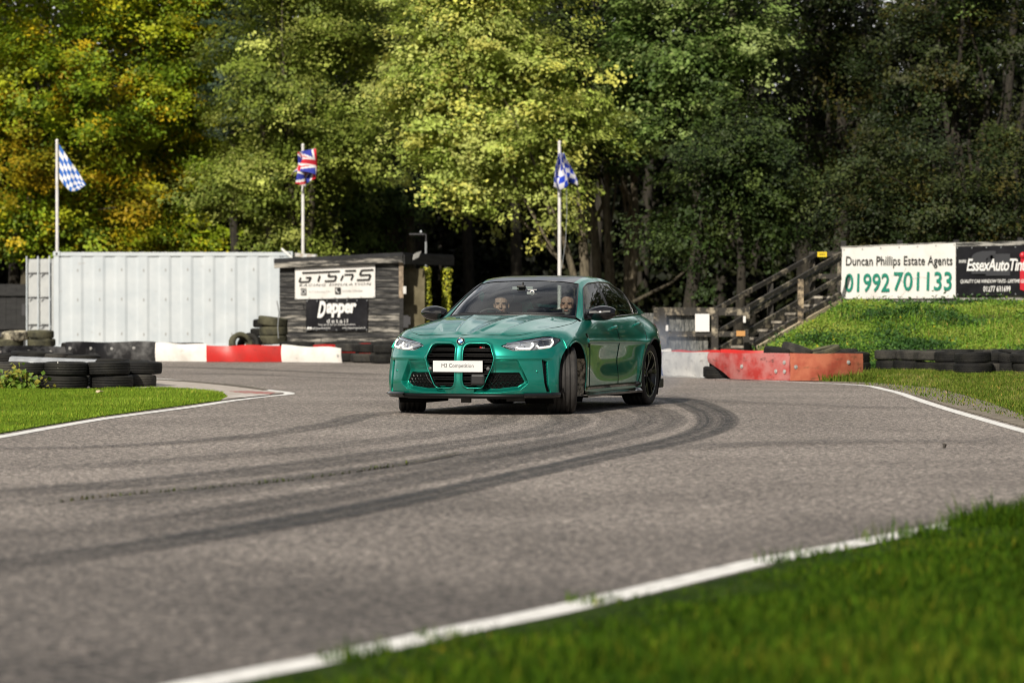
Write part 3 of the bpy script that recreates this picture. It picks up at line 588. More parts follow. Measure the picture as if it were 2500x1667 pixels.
# --- big banners on the bank and their frame
za = lambda x, y, Y: at(1900+x/3.92, 560+y/3.92, Y)
YB = 57.6
M_OLDW = mat("flaking_white_timber", (.03, .03, .03), .8, scale=4, col2=(.42, .41, .38), bump=.4, bscale=14, stretch=(.6, 1, 5), lo=.44, hi=.58)
fr = thing("timber_hoarding", "flaking black and white timber hoarding that carries the banners on the bank", "hoarding", (za(600, 660, YB+.15).x, YB+.15, 1.1))
fo = Vector(fr.location)
for q, (x0, y0) in enumerate(((610, 690), (1150, 685), (1690, 680), (2300, 660))):
    a = za(x0+12, y0, YB+.12)-fo; MB().beam(a-Vector((0, 0, .45)), a+Vector((0, 0, 1.22)), .1, .1, up=(0, 1, 0)).build("post", M_BLKW, fr)
MB().beam(za(1695, 147, YB+.05)-fo, za(2420, 128, YB+.05)-fo, .05, .085).build("top_rail", M_OLDW, fr)
MB().beam(za(600, 180, YB+.06)-fo, za(1694, 136, YB+.06)-fo, .05, .07).build("top_rail", M_OLDW, fr)
MB().beam(za(600, 682, YB+.06)-fo, za(1700, 668, YB+.06)-fo, .05, .12).beam(za(1702, 650, YB+.06)-fo, za(2420, 655, YB+.06)-fo, .05, .10).build("bottom_rail", M_OLDW, fr)
root, bp_, ex, ez, nrm, BW, BH = banner("banner", "white banner with a large green phone number beside the wooden steps", za(598, 664, YB-.01), za(1699, 658, YB-.01), za(1699, 130, YB-.01), za(612, 180, YB-.01), M_WPVC, .01)
put_text("lettering", "Duncan Phillips Estate Agents", bp_(.035, .60), ex, ez+ex*.0+Vector((0, 0, 0)), BW*.925, BH*.235, M_BLKINK, root, bold=.006)
put_text("lettering", "01992", bp_(.03, .13), ex, ez, BW*.39, BH*.37, M_GREEN, root, bold=.014)
put_text("lettering", "701133", bp_(.455, .145), ex, ez, BW*.505, BH*.375, M_GREEN, root, bold=.014)
b = MB()
for pts in ([(.42, .52), (.44, .4), (.46, .52), (.50, .42), (.54, .3)], [(.56, .58), (.545, .5), (.56, .4)], [(.6, .36), (.7, .40), (.76, .37)], [(.24, .0), (.27, .07), (.33, .04)], [(.5, .0), (.53, .08), (.56, .14)]): b.tube([bp_(x, y)+nrm*.002 for x, y in pts], .0022, 4)
b.build("crease_cracks", M_GREYINK, root)
root, bp_, ex, ez, nrm, BW, BH = banner("banner", "black banner with white lettering and red car print on the bank", za(1703, 636, YB-.02), za(2560, 632, YB-.02), za(2560, 150, YB-.02), za(1700, 165, YB-.02), M_BPVC, .03)
M_GHOST = mat("ghost_print", (.045, .047, .055), .4)
for x0, y0, w_, h_ in ((.17, .44, .27, .46), (.33, .40, .27, .44)):
    pl = [(0, 0), (w_, 0), (w_, h_), (w_*.55, h_)]+[(w_*.55-w_*.55*math.sin(a), h_-.3*h_+.3*h_*math.cos(a)) for a in np.linspace(.2, 1.57, 7)]
    MB().add([bp_(x0+x, y0+y)-nrm*.006 for x, y in pl], [tuple(range(len(pl)))]).build("ghost_shape", M_GHOST, root)
put_text("lettering", "www.", bp_(.03, .66), ex, ez, BW*.085, BH*.07, M_WINK, root, shear=.2)
put_text("lettering", "EssexAutoTints", bp_(.115, .50), ex, ez, BW*.70, BH*.25, M_WINK, root, bold=.02, shear=.25, space=.93)
put_text("lettering", "QUALITY CAR WINDOW TINTS - LIFETIME GUARANTEE", bp_(.045, .245), ex, ez, BW*.88, BH*.085, M_WINK, root, shear=.2, bold=.01, space=.9)
put_text("lettering", "01277 631699", bp_(.30, .08), ex, ez, BW*.305, BH*.115, M_WINK, root, bold=.015, shear=.05)
M_RED = mat("red_print", (.55, .02, .035), .35)
b = MB(); b.add([bp_(x, y)-nrm*.003 for x, y in ((.71, .12), (.80, .07), (.99, .07), (.99, .74), (.72, .76), (.71, .5))], [(0, 1, 2, 3, 4, 5)]); b.lathe([(0, 0), (.07, 0), (.07, .004), (0, .004)], 14, 0, 'y', bp_(.745, .80)); b.build("red_car_print", M_RED, root)

# --- flagpoles and flags
M_POLE = mat("white_pole", (.72, .71, .70), .4, var=.1, scale=4)
def chequer(name, a, b_, n=1.0, uvs=(7, 6)):
    m, t, p, N, L = nodes_of(name); u = N("ShaderNodeUVMap"); c = N("ShaderNodeTexChecker"); c.inputs["Scale"].default_value = n
    mp = N("ShaderNodeMapping"); mp.inputs["Scale"].default_value = (uvs[0], uvs[1], 1); L(u.outputs[0], mp.inputs[0]); L(mp.outputs[0], c.inputs["Vector"])
    c.inputs["Color1"].default_value = (*a, 1); c.inputs["Color2"].default_value = (*b_, 1); L(c.outputs[0], p.inputs["Base Color"]); p.inputs["Roughness"].default_value = .8
    return m
M_CHQ = chequer("blue_white_chequer", (.03, .14, .52), (.78, .78, .80))
def flag_mesh(name, fn, nu, nv, m, label, midx=None, group=None):
    P = np.array([[fn(i/(nu-1), j/(nv-1)) for j in range(nv)] for i in range(nu)]); V = P.reshape(-1, 3)
    i = (np.arange(nu-1)[:, None]*nv+np.arange(nv-1)[None]).ravel(); fc = np.stack([i, i+nv, i+nv+1, i+1], 1)
    o0 = P[0, -1]; mi = None
    if midx: mi = [midx((a+.5)/(nu-1), (c+.5)/(nv-1)) for a in range(nu-1) for c in range(nv-1)]
    o = np_obj(name, V-o0, fc, m, smooth=True, midx=mi); o.location = o0
    uv = o.data.uv_layers.new(name="uv"); li = np.empty(len(o.data.loops), np.int32); o.data.loops.foreach_get("vertex_index", li)
    uv.data.foreach_set("uv", np.stack([li//nv/(nu-1), li % nv/(nv-1)], 1).astype(np.float32).ravel())
    sdf = o.modifiers.new("thickness", 'SOLIDIFY'); sdf.thickness = .004
    return tag(o, label, "flag", group)
def pole(u, vtop, Y, label):
    p = at(u, 760, Y); zt = at(u, vtop, Y).z; r = thing("flagpole", label, "flagpole", (p.x, p.y, 0), group="white flagpoles")
    MB().tube([(0, 0, 0), (0, 0, zt)], [.05, .04], 10).build("pole", M_POLE, r)
    MB().lathe([(0, .05), (.03, .04), (.05, 0), (.03, -.03), (0, -.04)], 10, 0, 'z', (0, 0, zt+.02)).build("finial", M_POLE, r)
    return r
YP = 75.8
pole(140, 346, YP, "white flagpole behind the left end of the container, flying a chequered flag"); pole(740, 357, YP, "white flagpole behind the hut roof, flying a union flag")
p3 = pole(1366, 350, 71, "white flagpole behind the green car, half hidden by yellow leaves at its top")
def q1(a, q):          # hoist a=0; droops to the right
    top = at(144, 352, YP-.1); tip = at(212, 452, YP-.2); bl = at(145, 437, YP-.1); br = at(196, 460, YP-.2)
    e = a**.9; up = top.lerp(tip, e); dn = bl.lerp(br, e)+Vector((0, 0, -.22*math.sin(a*3.1)*(1-.3*a)))
    return dn.lerp(up, q)+Vector((0, .10*math.sin(a*9+q*3)*a, 0))
flag_mesh("flag", q1, 40, 28, M_CHQ, "blue and white chequered flag hanging out from the pole above the container", group="chequered flags")
UJ = [mat("flag_blue", (.02, .035, .30), .8), mat("flag_white", (.78, .77, .78), .8), mat("flag_red", (.62, .02, .04), .8)]
def uj(a, q):
    x, y = (a-.5)*2, (q-.5)
    if abs(y) < .10 or abs(x) < .10*1: return 2
    if abs(y) < .17 or abs(x) < .17: return 1
    d = abs(abs(y)-abs(x)*.5)*.894
    return 2 if d < .035 else (1 if d < .10 else 0)
def q2(a, q):                                              # the cloth wraps round the pole, one tail to the left, one down
    c = at(740, 362, YP-.12)
    x = -.19+.50*(1-abs(a*2-1))**.8+.10*math.sin(a*13+q*2)*(1-q*.4)-.24*max(0, .5-q)*max(0, a-.6)*4; d = -.10-.13*math.cos(a*9+q*1.5)-.05*math.sin(q*7+a*4)
    return Vector((c.x+x, c.y+d, c.z-.02-(1-q)*(.74+.22*math.sin(a*5.2+.4))-.22*abs(a-.45)))
flag_mesh("flag", q2, 70, 46, UJ, "union flag bunched in folds against the middle pole", uj)
def q3(a, q):                                              # bundled: thin at the hoist end above, a full bag below
    c = at(1366, 374, 70.9); w_ = .12+.50*math.sin(min(1, (1-q)*1.05)*1.9)**1.6
    x = .02+(a-.30)*w_+.05*math.sin(a*15+q*5)*(1-q); d = -.09-.15*math.cos(a*10+q*2)-.05*math.sin(q*9)
    return Vector((c.x+x, c.y+d, c.z-(1-q)*.84-.10*math.sin(a*6.3+q*2)*(1-q)))
flag_mesh("flag", q3, 60, 40, chequer("royal_blue_chequer", (.01, .05, .50), (.72, .72, .76)), "blue and white chequered flag bundled beneath the yellow maple", group="chequered flags")
r = Vector(p3.location); b = MB(); b.tube([at(1383, 455, 70.9)-r, at(1384, 520, 70.9)-r, at(1381, 590, 70.9)-r, at(1371, 655, 70.9)-r], .008, 5); b.build("halyard", M_GALV, p3)
# --- tyres
M_TYRE = mat("old_rubber", (.009, .009, .009), .72, scale=5, col2=(.024, .023, .019), bump=.2, bscale=30, lo=.42, hi=.7, spec=.25)
M_TYREG = mat("mossy_rubber", (.03, .03, .018), .8, scale=4, col2=(.10, .095, .055), bump=.2, bscale=30)
M_TYREP = mat("painted_rubber", (.04, .035, .025), .8, scale=6, col2=(.42, .38, .28), bump=.2, bscale=30, lo=.42, hi=.56)
def tyre_mesh(name, R, Wd, m):
    h = Wd/2; prof = [(R*.60, -h*.78), (R*.68, -h*.98), (R*.82, -h), (R*.93, -h*.92), (R*.985, -h*.72)]
    for z in (-.42, -.08, .08, .42) if False else (-.45, -.15, .15, .45):
        prof += [(R*(1-.012*abs(z)), (z-.035)*h*1.25), (R*.978, (z-.018)*h*1.25), (R*.978, (z+.018)*h*1.25), (R*(1-.012*abs(z)), (z+.035)*h*1.25)]
    prof += [(R*.985, h*.72), (R*.93, h*.92), (R*.82, h), (R*.68, h*.98), (R*.60, h*.78), (R*.585, h*.6), (R*.86, h*.55), (R*.9, 0), (R*.86, -h*.55), (R*.585, -h*.6)]
    b = MB(); b.lathe(prof, 40, closed=True); o = b.build(name, m); C.objects.unlink(o); return o
TY = {k: tyre_mesh("tyre", R, W_, mm) for k, (R, W_, mm) in dict(a=(.29, .172, M_TYRE), b=(.30, .182, M_TYRE), g=(.29, .165, M_TYREG), p=(.29, .17, M_TYREP), d=(.29, .172, mat('dusty_rubber', (.016, .015, .014), .8, scale=4, col2=(.05, .046, .038), bump=.25, bscale=25)), s=(.27, .17, M_TYREG)).items()}
def tyre(kind, loc, label, group, rot=(0, 0, 0), sc=1.0):
    if kind in 'ab' and random.random() < .16: kind = 'd'
    o = TY[kind].copy(); C.objects.link(o); o.location = loc; o.rotation_euler = rot; q_ = random.uniform(.95, 1.03)*sc; o.scale = (q_*random.uniform(.98, 1.03), q_, sc*random.uniform(.94, 1.03))
    return tag(o, label, "tyre", group)
rn = lambda s=.03: random.gauss(0, s)
# near left tyre wall: columns read off the photo, left to right
cols = [(18, 950, 'a'), (64, 950, 'a'), (153, 950, 'b'), (261, 949, 'b'), (332, 946, 'a')]
PL = ["pair left of the leafy plant", "pair rising behind the leafy plant", "pair with a white paint streak", "pair right of the white paint streak", "last pair at the bare concrete end"]
gL = "tyres of the wall on the inside of the bend"
for (u, v, k), nm in zip(cols, PL):
    g = gnd(u, v); 
    for lv, ln in enumerate(("lower", "upper")):
        tyre(k, (g.x+rn(.02), g.y+.28+rn(.02), .087+lv*.174+(.0 if k == 'a' else .005)), f"{ln} black tyre of the {nm}", gL, (rn(.02), rn(.02), rn(2)), 1.0)
g = gnd(153, 950); tag(MB().tube([(g.x-.06, g.y-.023, .22), (g.x-.055, g.y-.026, .29), (g.x-.06, g.y-.02, .36)], [.006, .012, .008], 6).build("paint_streak", mat("streak_white", (.6, .58, .54), .7)), "thin white paint streak on the middle upper tyre of the left wall", "paint mark")
# row behind, slightly farther: only tops show
for i, (u, v) in enumerate([(10, 862), (70, 858), (125, 861), (190, 866), (225, 876), (260, 878), (310, 880)]):
    Y = 40.4+i*.05 if i < 4 else 39.3; p = at(u, v, Y); hz = p.z
    tyre('b' if i % 2 else 'a', (p.x, Y+.25, hz-.09), f"{ordinal(i)} tyre from the left along the rear row of the left tyre wall", gL, (rn(.03), rn(.03), rn(2)), 1.0)
    tyre('a', (p.x+rn(.02), Y+.27, max(hz-.265, .085)), f"lower tyre under the {ordinal(i)} one of the left wall rear row", gL, (rn(.02), rn(.02), rn(2)), 1.0)
# grey metal strip lying on the tyres
a = at(22, 872, 38.9); c = at(232, 880, 38.7)
b = MB(); d_ = (c-a).normalized(); up = Vector((0, 0, 1))
b.grid([[a+d_*(x*(c-a).length)+up*z+Vector((0, y, 0)) for y, z in ((-.05, -.10), (-.035, -.055), (.0, -.03), (.05, .0), (.20, .012))] for x in np.linspace(0, 1, 8)], smooth=False)
b.grid([[a+d_*(x*(c-a).length)+up*(z-.006)+Vector((0, y, 0)) for y, z in ((-.05, -.10), (-.035, -.055), (.0, -.03), (.05, .0), (.20, .012))] for x in np.linspace(0, 1, 8)], smooth=False)
tag(b.build("metal_sheet", mat("pale_metal", (.42, .44, .46), .45, .3, var=.2, scale=3)), "long pale grey metal strip lying on top of the left tyre wall", "metal sheet")
# tyres behind, at the left edge before the container
Yt = 60.5
for u, v, k, s, nm in [(22, 838, 'g', 1.05, "mossy tyre right under the white smeared one by the black fence"), (38, 822, 'p', 1.05, "tyre smeared with white paint topping a low stack by the black fence"), (101, 838, 'g', 1.0, "mossy bottom tyre of the pair in front of the container door"), (99, 818, 'g', .98, "mossy top tyre of the pair in front of the container door"), (-22, 836, 'g', 1.0, "mossy tyre cut by the left frame edge near the fence")]:
    p = at(u, v, Yt); tyre(k, (p.x, Yt, p.z+.02), nm, "mossy tyres near the container door", (rn(.05)-.03, rn(.08), rn(2)), s)
    if v > 830: tyre('g', (p.x+.02, Yt+.05, max(p.z-.17, .09)), {22: "ground tyre beneath the white smeared tyre by the black fence", 101: "ground tyre beneath the mossy pair by the container door", -22: "ground tyre beneath the mossy tyre nearest the frame edge"}[u], "mossy tyres near the container door")
# stack by the hut
Ys = 61.5
for i, (u, v, sc) in enumerate([(667, 829, 1.0), (668, 808, 1.0), (666, 785, 1.03)]):
    p = at(u, v, Ys); tyre('s', (p.x, Ys, p.z), f"{['bottom','middle','top'][i]} tyre of the front stack at the hut's left corner", "stacked tyres by the hut", (.02+.10*(i == 2), rn(.04), rn(2)), 1.16*sc)
for i, (u, v) in enumerate([(640, 832), (644, 811), (649, 789)]):
    p = at(u, v, Ys+.5); tyre('a', (p.x, Ys+.5, p.z), f"{['bottom','middle','top'][i]} tyre of the rear stack between the hut and the container", "stacked tyres by the hut", (rn(.03), rn(.04), rn(2)), 1.0)
p = at(667, 850, Ys); tyre('a', (p.x, Ys, .095), "ground tyre beneath the front stack at the hut's corner", "stacked tyres by the hut")
p = at(640, 850, Ys+.5); tyre('a', (p.x, Ys+.5, .095), "ground tyre beneath the rear stack next to the container", "stacked tyres by the hut")
p = at(588, 839, 61); tyre('s', (p.x, 61, p.z-.02), "upright mossy tyre leaning against the container near the red barrier", "stacked tyres by the hut", (math.radians(72), 0, math.radians(38)), 1.0)
p = at(608, 841, 61.2); tyre('a', (p.x, 61.2, p.z-.03), "upright dark tyre leaning behind the mossy one near the red barrier", "stacked tyres by the hut", (math.radians(75), 0, math.radians(-30)), .95)
tag(MB().tube([at(676, 735, 60.9), at(681, 762, 60.95), at(678, 800, 60.95), at(680, 826, 60.98)], .012, 6).build("strap", M_GALV), "thin pale strap hanging down over the tyre stack at the hut's corner", "strap")
# --- rubber barrier panels
def rub(name, a, b_, lo, hi):
    return mat(name, a, .45, scale=2.2, col2=b_, bump=.25, bscale=4, lo=lo, hi=hi)
R_BLK = rub("black_belt", (.010, .010, .012), (.20, .20, .20), .46, .72); R_WHT = rub("white_belt", (.78, .76, .73), (.60, .57, .52), .5, .8); R_RED = rub("red_belt", (.58, .018, .016), (.42, .03, .025), .4, .7)
R_WH2 = rub("scuffed_white_belt", (.62, .62, .61), (.42, .43, .44), .42, .68); R_RD2 = rub("faded_red_belt", (.47, .17, .16), (.40, .035, .03), .44, .62); R_RD3 = mat("faded_orange_red_belt", (.50, .155, .085), .55, scale=2.6, col2=(.36, .07, .04), bump=.25, bscale=6, lo=.42, hi=.62)
def grime(m, sc=6.0, col=(.03, .025, .02), lo=.56, hi=.70):          # scuffs, tyre rub and dirt with a shape of their own
    t = m.node_tree; p = t.nodes["Principled BSDF"]; N, L = t.nodes.new, t.links.new; src = p.inputs["Base Color"].links[0].from_socket
    tc = N("ShaderNodeTexCoord"); mp = N("ShaderNodeMapping"); mp.inputs["Scale"].default_value = (1, 1, 2.6); L(tc.outputs["Object"], mp.inputs[0])
    n = N("ShaderNodeTexNoise"); n.inputs["Scale"].default_value = sc; n.inputs["Detail"].default_value = 8; n.inputs["Roughness"].default_value = .7; L(mp.outputs[0], n.inputs["Vector"])
    r = N("ShaderNodeMapRange"); r.inputs[1].default_value = lo; r.inputs[2].default_value = hi; L(n.outputs[0], r.inputs[0])
    x = N("ShaderNodeMix"); x.data_type = 'RGBA'; L(r.outputs[0], x.inputs[0]); L(src, x.inputs[6]); x.inputs[7].default_value = (*col, 1); L(x.outputs[2], p.inputs["Base Color"])
grime(R_RD2, 4.5); grime(R_RD3, 5.0, (.16, .07, .035)); grime(R_WHT, 6, (.30, .26, .22), .6, .78); grime(R_RED, 5, (.16, .015, .012), .58, .74); grime(R_WH2, 5, (.20, .19, .18), .55, .72); grime(M_CONT, 2.2, (.34, .32, .29), .62, .80)
M_BOLT = mat("bolt_washer", (.6, .6, .58), .4, .5)
def barrier(name, label, path, zt0, zt1, m, wav=.03, wn=5, ph=0.0, bolts=(), zb=.01, cut=None, group="rubber barrier panels along the track", top=.012):
    p0, p1 = Vector(path[0]), Vector(path[-1]); base = Vector((p0.x, p0.y, 0)); d = p1-p0; L_ = d.length; d.normalize(); nrm = Vector((d.y, -d.x, 0))
    if nrm.y > 0: nrm = -nrm
    nn = max(20, int(L_/.08)); P = []
    Q = smooth_path(path, nn) if len(path) > 2 else np.array([[p0.x+(p1.x-p0.x)*i/(nn-1), p0.y+(p1.y-p0.y)*i/(nn-1)] for i in range(nn)])
    for i in range(nn):
        a = i/(nn-1); zt = zt0*(1-a)+zt1*a+top*math.sin(a*9+ph); row = []
        lo = zb if cut is None else cut(a)
        for j in range(7):
            q = j/6; o = wav*math.sin(a*wn*2+ph)*(.4+.6*q)+.02*math.sin(q*3)+.008*math.sin(a*wn*5.3+q*3+ph)
            row.append(Vector((Q[i][0], Q[i][1], lo+(zt-lo)*q))-base+nrm*o)
        P.append(row)
    b = MB(); b.grid(P); B2 = [[p-nrm*.018 for p in r] for r in P]; b.grid(B2)
    rim = [P[i][0] for i in range(nn)]+[P[-1][j] for j in range(1, 7)]+[P[i][6] for i in range(nn-2, -1, -1)]+[P[0][j] for j in range(5, 0, -1)]
    k = len(rim); b.add(rim+[p-nrm*.018 for p in rim], [(i, (i+1) % k, (i+1) % k+k, i+k) for i in range(k)])
    if not bolts:
        root = b.build(name, m); root.location = base; return tag(root, label, "barrier", group)
    root = thing(name, label, "barrier", base, group=group); b.build("belt", m, root)
    for a, q in bolts:
        i = int(a*(nn-1)); j = int(q*6); p = P[i][j]; bb = MB(); bb.tube([p+nrm*.0, p+nrm*.012], .03, 10); bb.tube([p+nrm*.01, p+nrm*.022], .012, 6); bb.build("bolt", M_BOLT, root)
    return root
gz = lambda u, v: gnd(u, v)
wL = (0, .01)
barrier("barrier_panel", "scuffed black rubber barrier panel with pale bolts left of the first white panel", [gz(160, 884), gz(270, 883), gz(380, 883)], .40, .405, R_BLK, .05, 5, .4, [(.07, .7), (.33, .7), (.55, .72), (.78, .7)])
barrier("barrier_panel", "long low black rubber barrier panel with white bolts at the left edge", [gz(-140, 892), gz(20, 888), gz(158, 886)], .36, .33, R_BLK, .03, 4, 1.4, [(.38, .75), (.55, .7), (.74, .75), (.9, .7)])
barrier("barrier_panel", "clean white rubber barrier panel between the black and the bright red one", [gz(380, 883.3), gz(440, 883.6), gz(505, 884)], .385, .355, R_WHT, .015, 2, 0)
barrier("barrier_panel", "bright red wavy rubber barrier panel in front of the container", [gz(505, 884), gz(600, 884.4), gz(690, 884.6)], .33, .345, R_RED, .07, 3.6, 2.6)
barrier("barrier_panel", "white wavy rubber barrier panel in front of the timber hut", [gz(690, 885), gz(765, 886), gz(835, 887)], .35, .30, R_WHT, .04, 3, 1.0, [(.96, .6)])
barrier("barrier_panel", "thin red rubber strip behind the white panel below the hut", [at(765, 842, 58.2), at(840, 844, 58.6), at(905, 845, 59)], .33, .35, R_RED, .02, 3, 0, zb=.10)
for i, (u, v) in enumerate([(835, 884), (882, 886), (930, 888), (985, 890)]):
    g = gnd(u+8, v); 
    for lv, ln in enumerate(("lower", "upper")): tyre('a', (g.x+lv*.06, g.y+.3, .095+lv*.19), f"{ln} tyre of the {ordinal(i)} pair right of the white barrier, beside the green car", "tyres below the hut", (0, 0, rn(2)))
for i in range(9):
    g = gnd(690+i*34, 880); tyre('a', (g.x, g.y+1.6, .095), f"{ordinal(i)} tyre along the ground row at the foot of the hut", "tyres below the hut", (rn(.03), rn(.03), rn(2)))
    tyre('b', (g.x+.1, g.y+1.65, .285), f"{ordinal(i)} tyre along the upper row at the foot of the hut", "tyres below the hut", (rn(.03), rn(.04), rn(2)), .95)
for i in range(9):
    g = gnd(175+i*36, 879); tyre('a', (g.x, g.y+.38, .095), f"{ordinal(i)} ground tyre hidden behind the black and white barrier panels", "tyres behind the left barrier", (0, 0, rn(2))); tyre('a', (g.x, g.y+.4, .278), f"{ordinal(i)} upper tyre behind the black and white barrier panels", "tyres behind the left barrier", (0, 0, rn(2)), .95)
# right-hand barrier
def cutfn(a): return .01+.24*max(0, 1-a/.33)**.7 if a < .33 else .01
z4 = lambda x, y: gnd(1580+x/4.126, 580+y/4.126)
barrier("barrier_panel", "scuffed white barrier panel right behind the green car", [z4(140, 1395), z4(380, 1405), z4(622, 1420)], .385, .40, R_WH2, .008, 2, 0, top=.004)
barrier("barrier_panel", "faded red barrier panel with torn lower corner showing a tyre", [z4(622, 1420), z4(1000, 1436), z4(1440, 1447)], .395, .41, R_RD2, .012, 2.2, .8, top=.004, bolts= [(.97, .8), (.97, .35), (.55, .62), (.9, .45)], cut=cutfn)
barrier("barrier_panel", "faded orange red barrier panel at the end of the tyre row", [z4(1440, 1448), z4(1800, 1446), z4(2168, 1438)], .41, .40, R_RD3, .010, 2.6, 2.0, top=.003, bolts= [(.06, .6), (.75, .75)])
barrier("barrier_panel", "narrow blue barrier panel tucked behind the car's rear wheel", [z4(60, 1390), z4(100, 1392), z4(146, 1396)], .37, .38, rub("blue_belt", (.02, .05, .22), (.05, .08, .2), .4, .6), .0, 1)
barrier("barrier_panel", "bright red barrier panel of the rear row below the steps", [at(1760, 880, 49), at(1860, 884, 48.6), at(1972, 884, 48.5)], .36, .37, R_RED, .02, 2, 1)
barrier("barrier_panel", "narrow red barrier panel of the rear row beside the small white one", [at(1640, 880, 50.5), at(1700, 880, 50), at(1758, 880, 49.6)], .33, .34, R_RED, .02, 2, 0)
barrier("barrier_panel", "small white barrier panel of the rear row near the car's tail", [at(1590, 880, 50.8), at(1615, 880, 50.7), at(1639, 880, 50.6)], .355, .35, R_WHT, .01, 2, 0)
tyre('b', z4(690, 1424)+Vector((.12, .36, .10)), "black tyre showing through the torn corner of the faded red barrier", "tyres behind the right barrier")
pA = [z4(140, 1395), z4(622, 1420), z4(1440, 1447), z4(2168, 1438)]; kA = np.r_[0, np.cumsum([(pA[i+1]-pA[i]).length for i in range(3)])]; nA = int(kA[-1]/.62)
for i in range(nA):
    q = .32+i*.62; j = min(int(np.searchsorted(kA, q))-1, 2); dA = (pA[j+1]-pA[j]).normalized(); g = pA[j]+dA*(q-kA[j])+Vector((-dA.y, dA.x, 0))*.53; k = ordinal(min(i, 13))
    if j == 1 and i < 5: g = g+Vector((-dA.y, dA.x, 0))*.06
    tyre('a', (g.x, g.y, .095), f"{k} ground tyre from the white end behind the right hand barrier", "tyres behind the right barrier", (0, 0, rn(2))); tyre('a', (g.x, g.y, .275), f"{k} upper tyre from the white end behind the right hand barrier", "tyres behind the right barrier", (0, 0, rn(2)), .95)
for i in range(0):
    xq = 250+i*205; g = z4(xq, np.interp(xq, [140, 622, 1440, 1900, 2168], [1395, 1420, 1447, 1440, 1395])); k = ordinal(i)
    tyre('a', (g.x, g.y+.40, .095), f"{k} ground tyre from the left behind the right hand barrier", "tyres behind the right barrier", (0, 0, rn(2))); tyre('a', (g.x, g.y+.40, .275), f"{k} upper tyre from the left behind the right hand barrier", "tyres behind the right barrier", (0, 0, rn(2)), .95)
for i, (u, v, rx, ry) in enumerate([(1905, 852, .05, .1), (1950, 850, -.1, .35), (2010, 853, .08, -.25), (2055, 858, .05, -.1), (2080, 862, .0, .05)]):
    p = at(u, v, 47.6); tyre('g' if i in (2,) else 'a', (p.x, 47.6, p.z-.06), f"{ordinal(i)} loose tyre tipped on top behind the orange red barrier", "loose tyres at the foot of the bank", (rx, ry, 0), 1.0)
    tyre('a', (p.x+.03, 47.6, .10), f"{ordinal(i)} bottom tyre behind the orange red barrier at the foot of the bank", "loose tyres at the foot of the bank")
    tyre('a', (p.x-.03, 47.6, .27), f"{ordinal(i)} middle tyre behind the orange red barrier at the foot of the bank", "loose tyres at the foot of the bank", (rn(.1), rn(.1), 0), .9)
# long tyre row to the right, two high
rowp = [(2120, 899), (2177, 905), (2228, 906), (2280, 908), (2332, 911), (2383, 914), (2428, 912), (2468, 912), (2520, 914)]
gR = "tyres of the long row along the right verge"
for i, (u, v) in enumerate(rowp):
    g = gnd(u, v); k = 'b' if i % 3 else 'a'
    for lv, ln in enumerate(("lower", "upper")):
        tyre(k, (g.x+rn(.02), g.y+.3+rn(.03), .088+lv*.180), f"{ln} black tyre, {ordinal(i)} from the left in the row along the right verge", gR, (rn(.02), (rn(.05) if lv else rn(.015))+(.1 if lv and i > 6 else 0), rn(2)), .98)
for i, (u, v) in enumerate([(2150, 897), (2205, 899), (2256, 900), (2306, 902), (2357, 904), (2405, 904), (2450, 905), (2496, 905)]):
    g = gnd(u, v); tyre('a', (g.x, g.y+.42, .270+rn(.008)), f"upper tyre behind the row along the right verge, {ordinal(i)} from the left", gR, (rn(.03), rn(.04), rn(2)), .97)
    tyre('a', (g.x, g.y+.42, .10), f"lower tyre behind the row along the right verge, {ordinal(i)} from the left", gR, (0, 0, rn(2)), .97)

# --- wooden steps with handrails
M_STW = mat("weathered_step_timber", (.032, .029, .025), .8, scale=4.5, col2=(.44, .38, .28), bump=.5, bscale=16, stretch=(1.2, 1.2, 1.2), lo=.52, hi=.72)
M_STP = mat("worn_post_timber", (.03, .025, .02), .8, scale=7, col2=(.42, .33, .22), bump=.5, bscale=20, lo=.42, hi=.6)
M_TREAD = mat("worn_tread", (.17, .15, .125), .8, scale=5, col2=(.46, .42, .35), bump=.4, bscale=16)
M_SANDS = mat("sandstone_edge", (.42, .35, .24), .85, scale=4, col2=(.55, .47, .34))
zs = lambda x, y, Y: at(1580+x/4.126, 580+y/4.126, Y)
YN, YF = 54.4, 56.2
o0 = Vector((zs(1000, 1100, YN).x, YN, 0)); stp = thing("wooden_steps", "weathered black timber steps with handrails climbing the bank to the banner", "steps", o0)
Z = lambda x, y, Y: zs(x, y, Y)-o0
# near and far rails (the flight runs back as it climbs)
def rail(a, b_, wz, mm=M_STW, nm="handrail"): MB().beam(a, b_, .05, wz, up=(0, 0, 1)).build(nm, mm, stp)
n0, n1 = Z(1015, 700, YN), Z(1950, 165, YN+2.6); rail(n0, n1, .075); rail(Z(1020, 755, YN+.05), Z(1945, 215, YN+2.65), .07)
rail(Z(1030, 935, YN), Z(1948, 400, YN+2.6), .09)
rail(Z(1040, 1105, YN), Z(1948, 575, YN+2.6), .12, nm="stringer")
f0, f1 = Z(690, 725, YF), Z(1710, 165, YF+2.7); rail(f0, f1, .09); rail(Z(700, 955, YF), Z(1720, 385, YF+2.7), .085); rail(Z(690, 1160, YF), Z(1000, 985, YF+.8), .15, nm="stringer"); rail(Z(1000, 985, YF+.8), Z(1740, 610, YF+2.7), .15, nm="stringer")
rail(Z(1705, 165, YF+2.7), Z(1950, 165, YF+2.7), .10); rail(Z(1715, 390, YF+2.7), Z(1950, 390, YF+2.7), .10)
MB().beam(Z(1120, 1128, YN+.03), Z(1948, 655, YN+2.6), .06, .16).build("edging_stone", M_SANDS, stp)
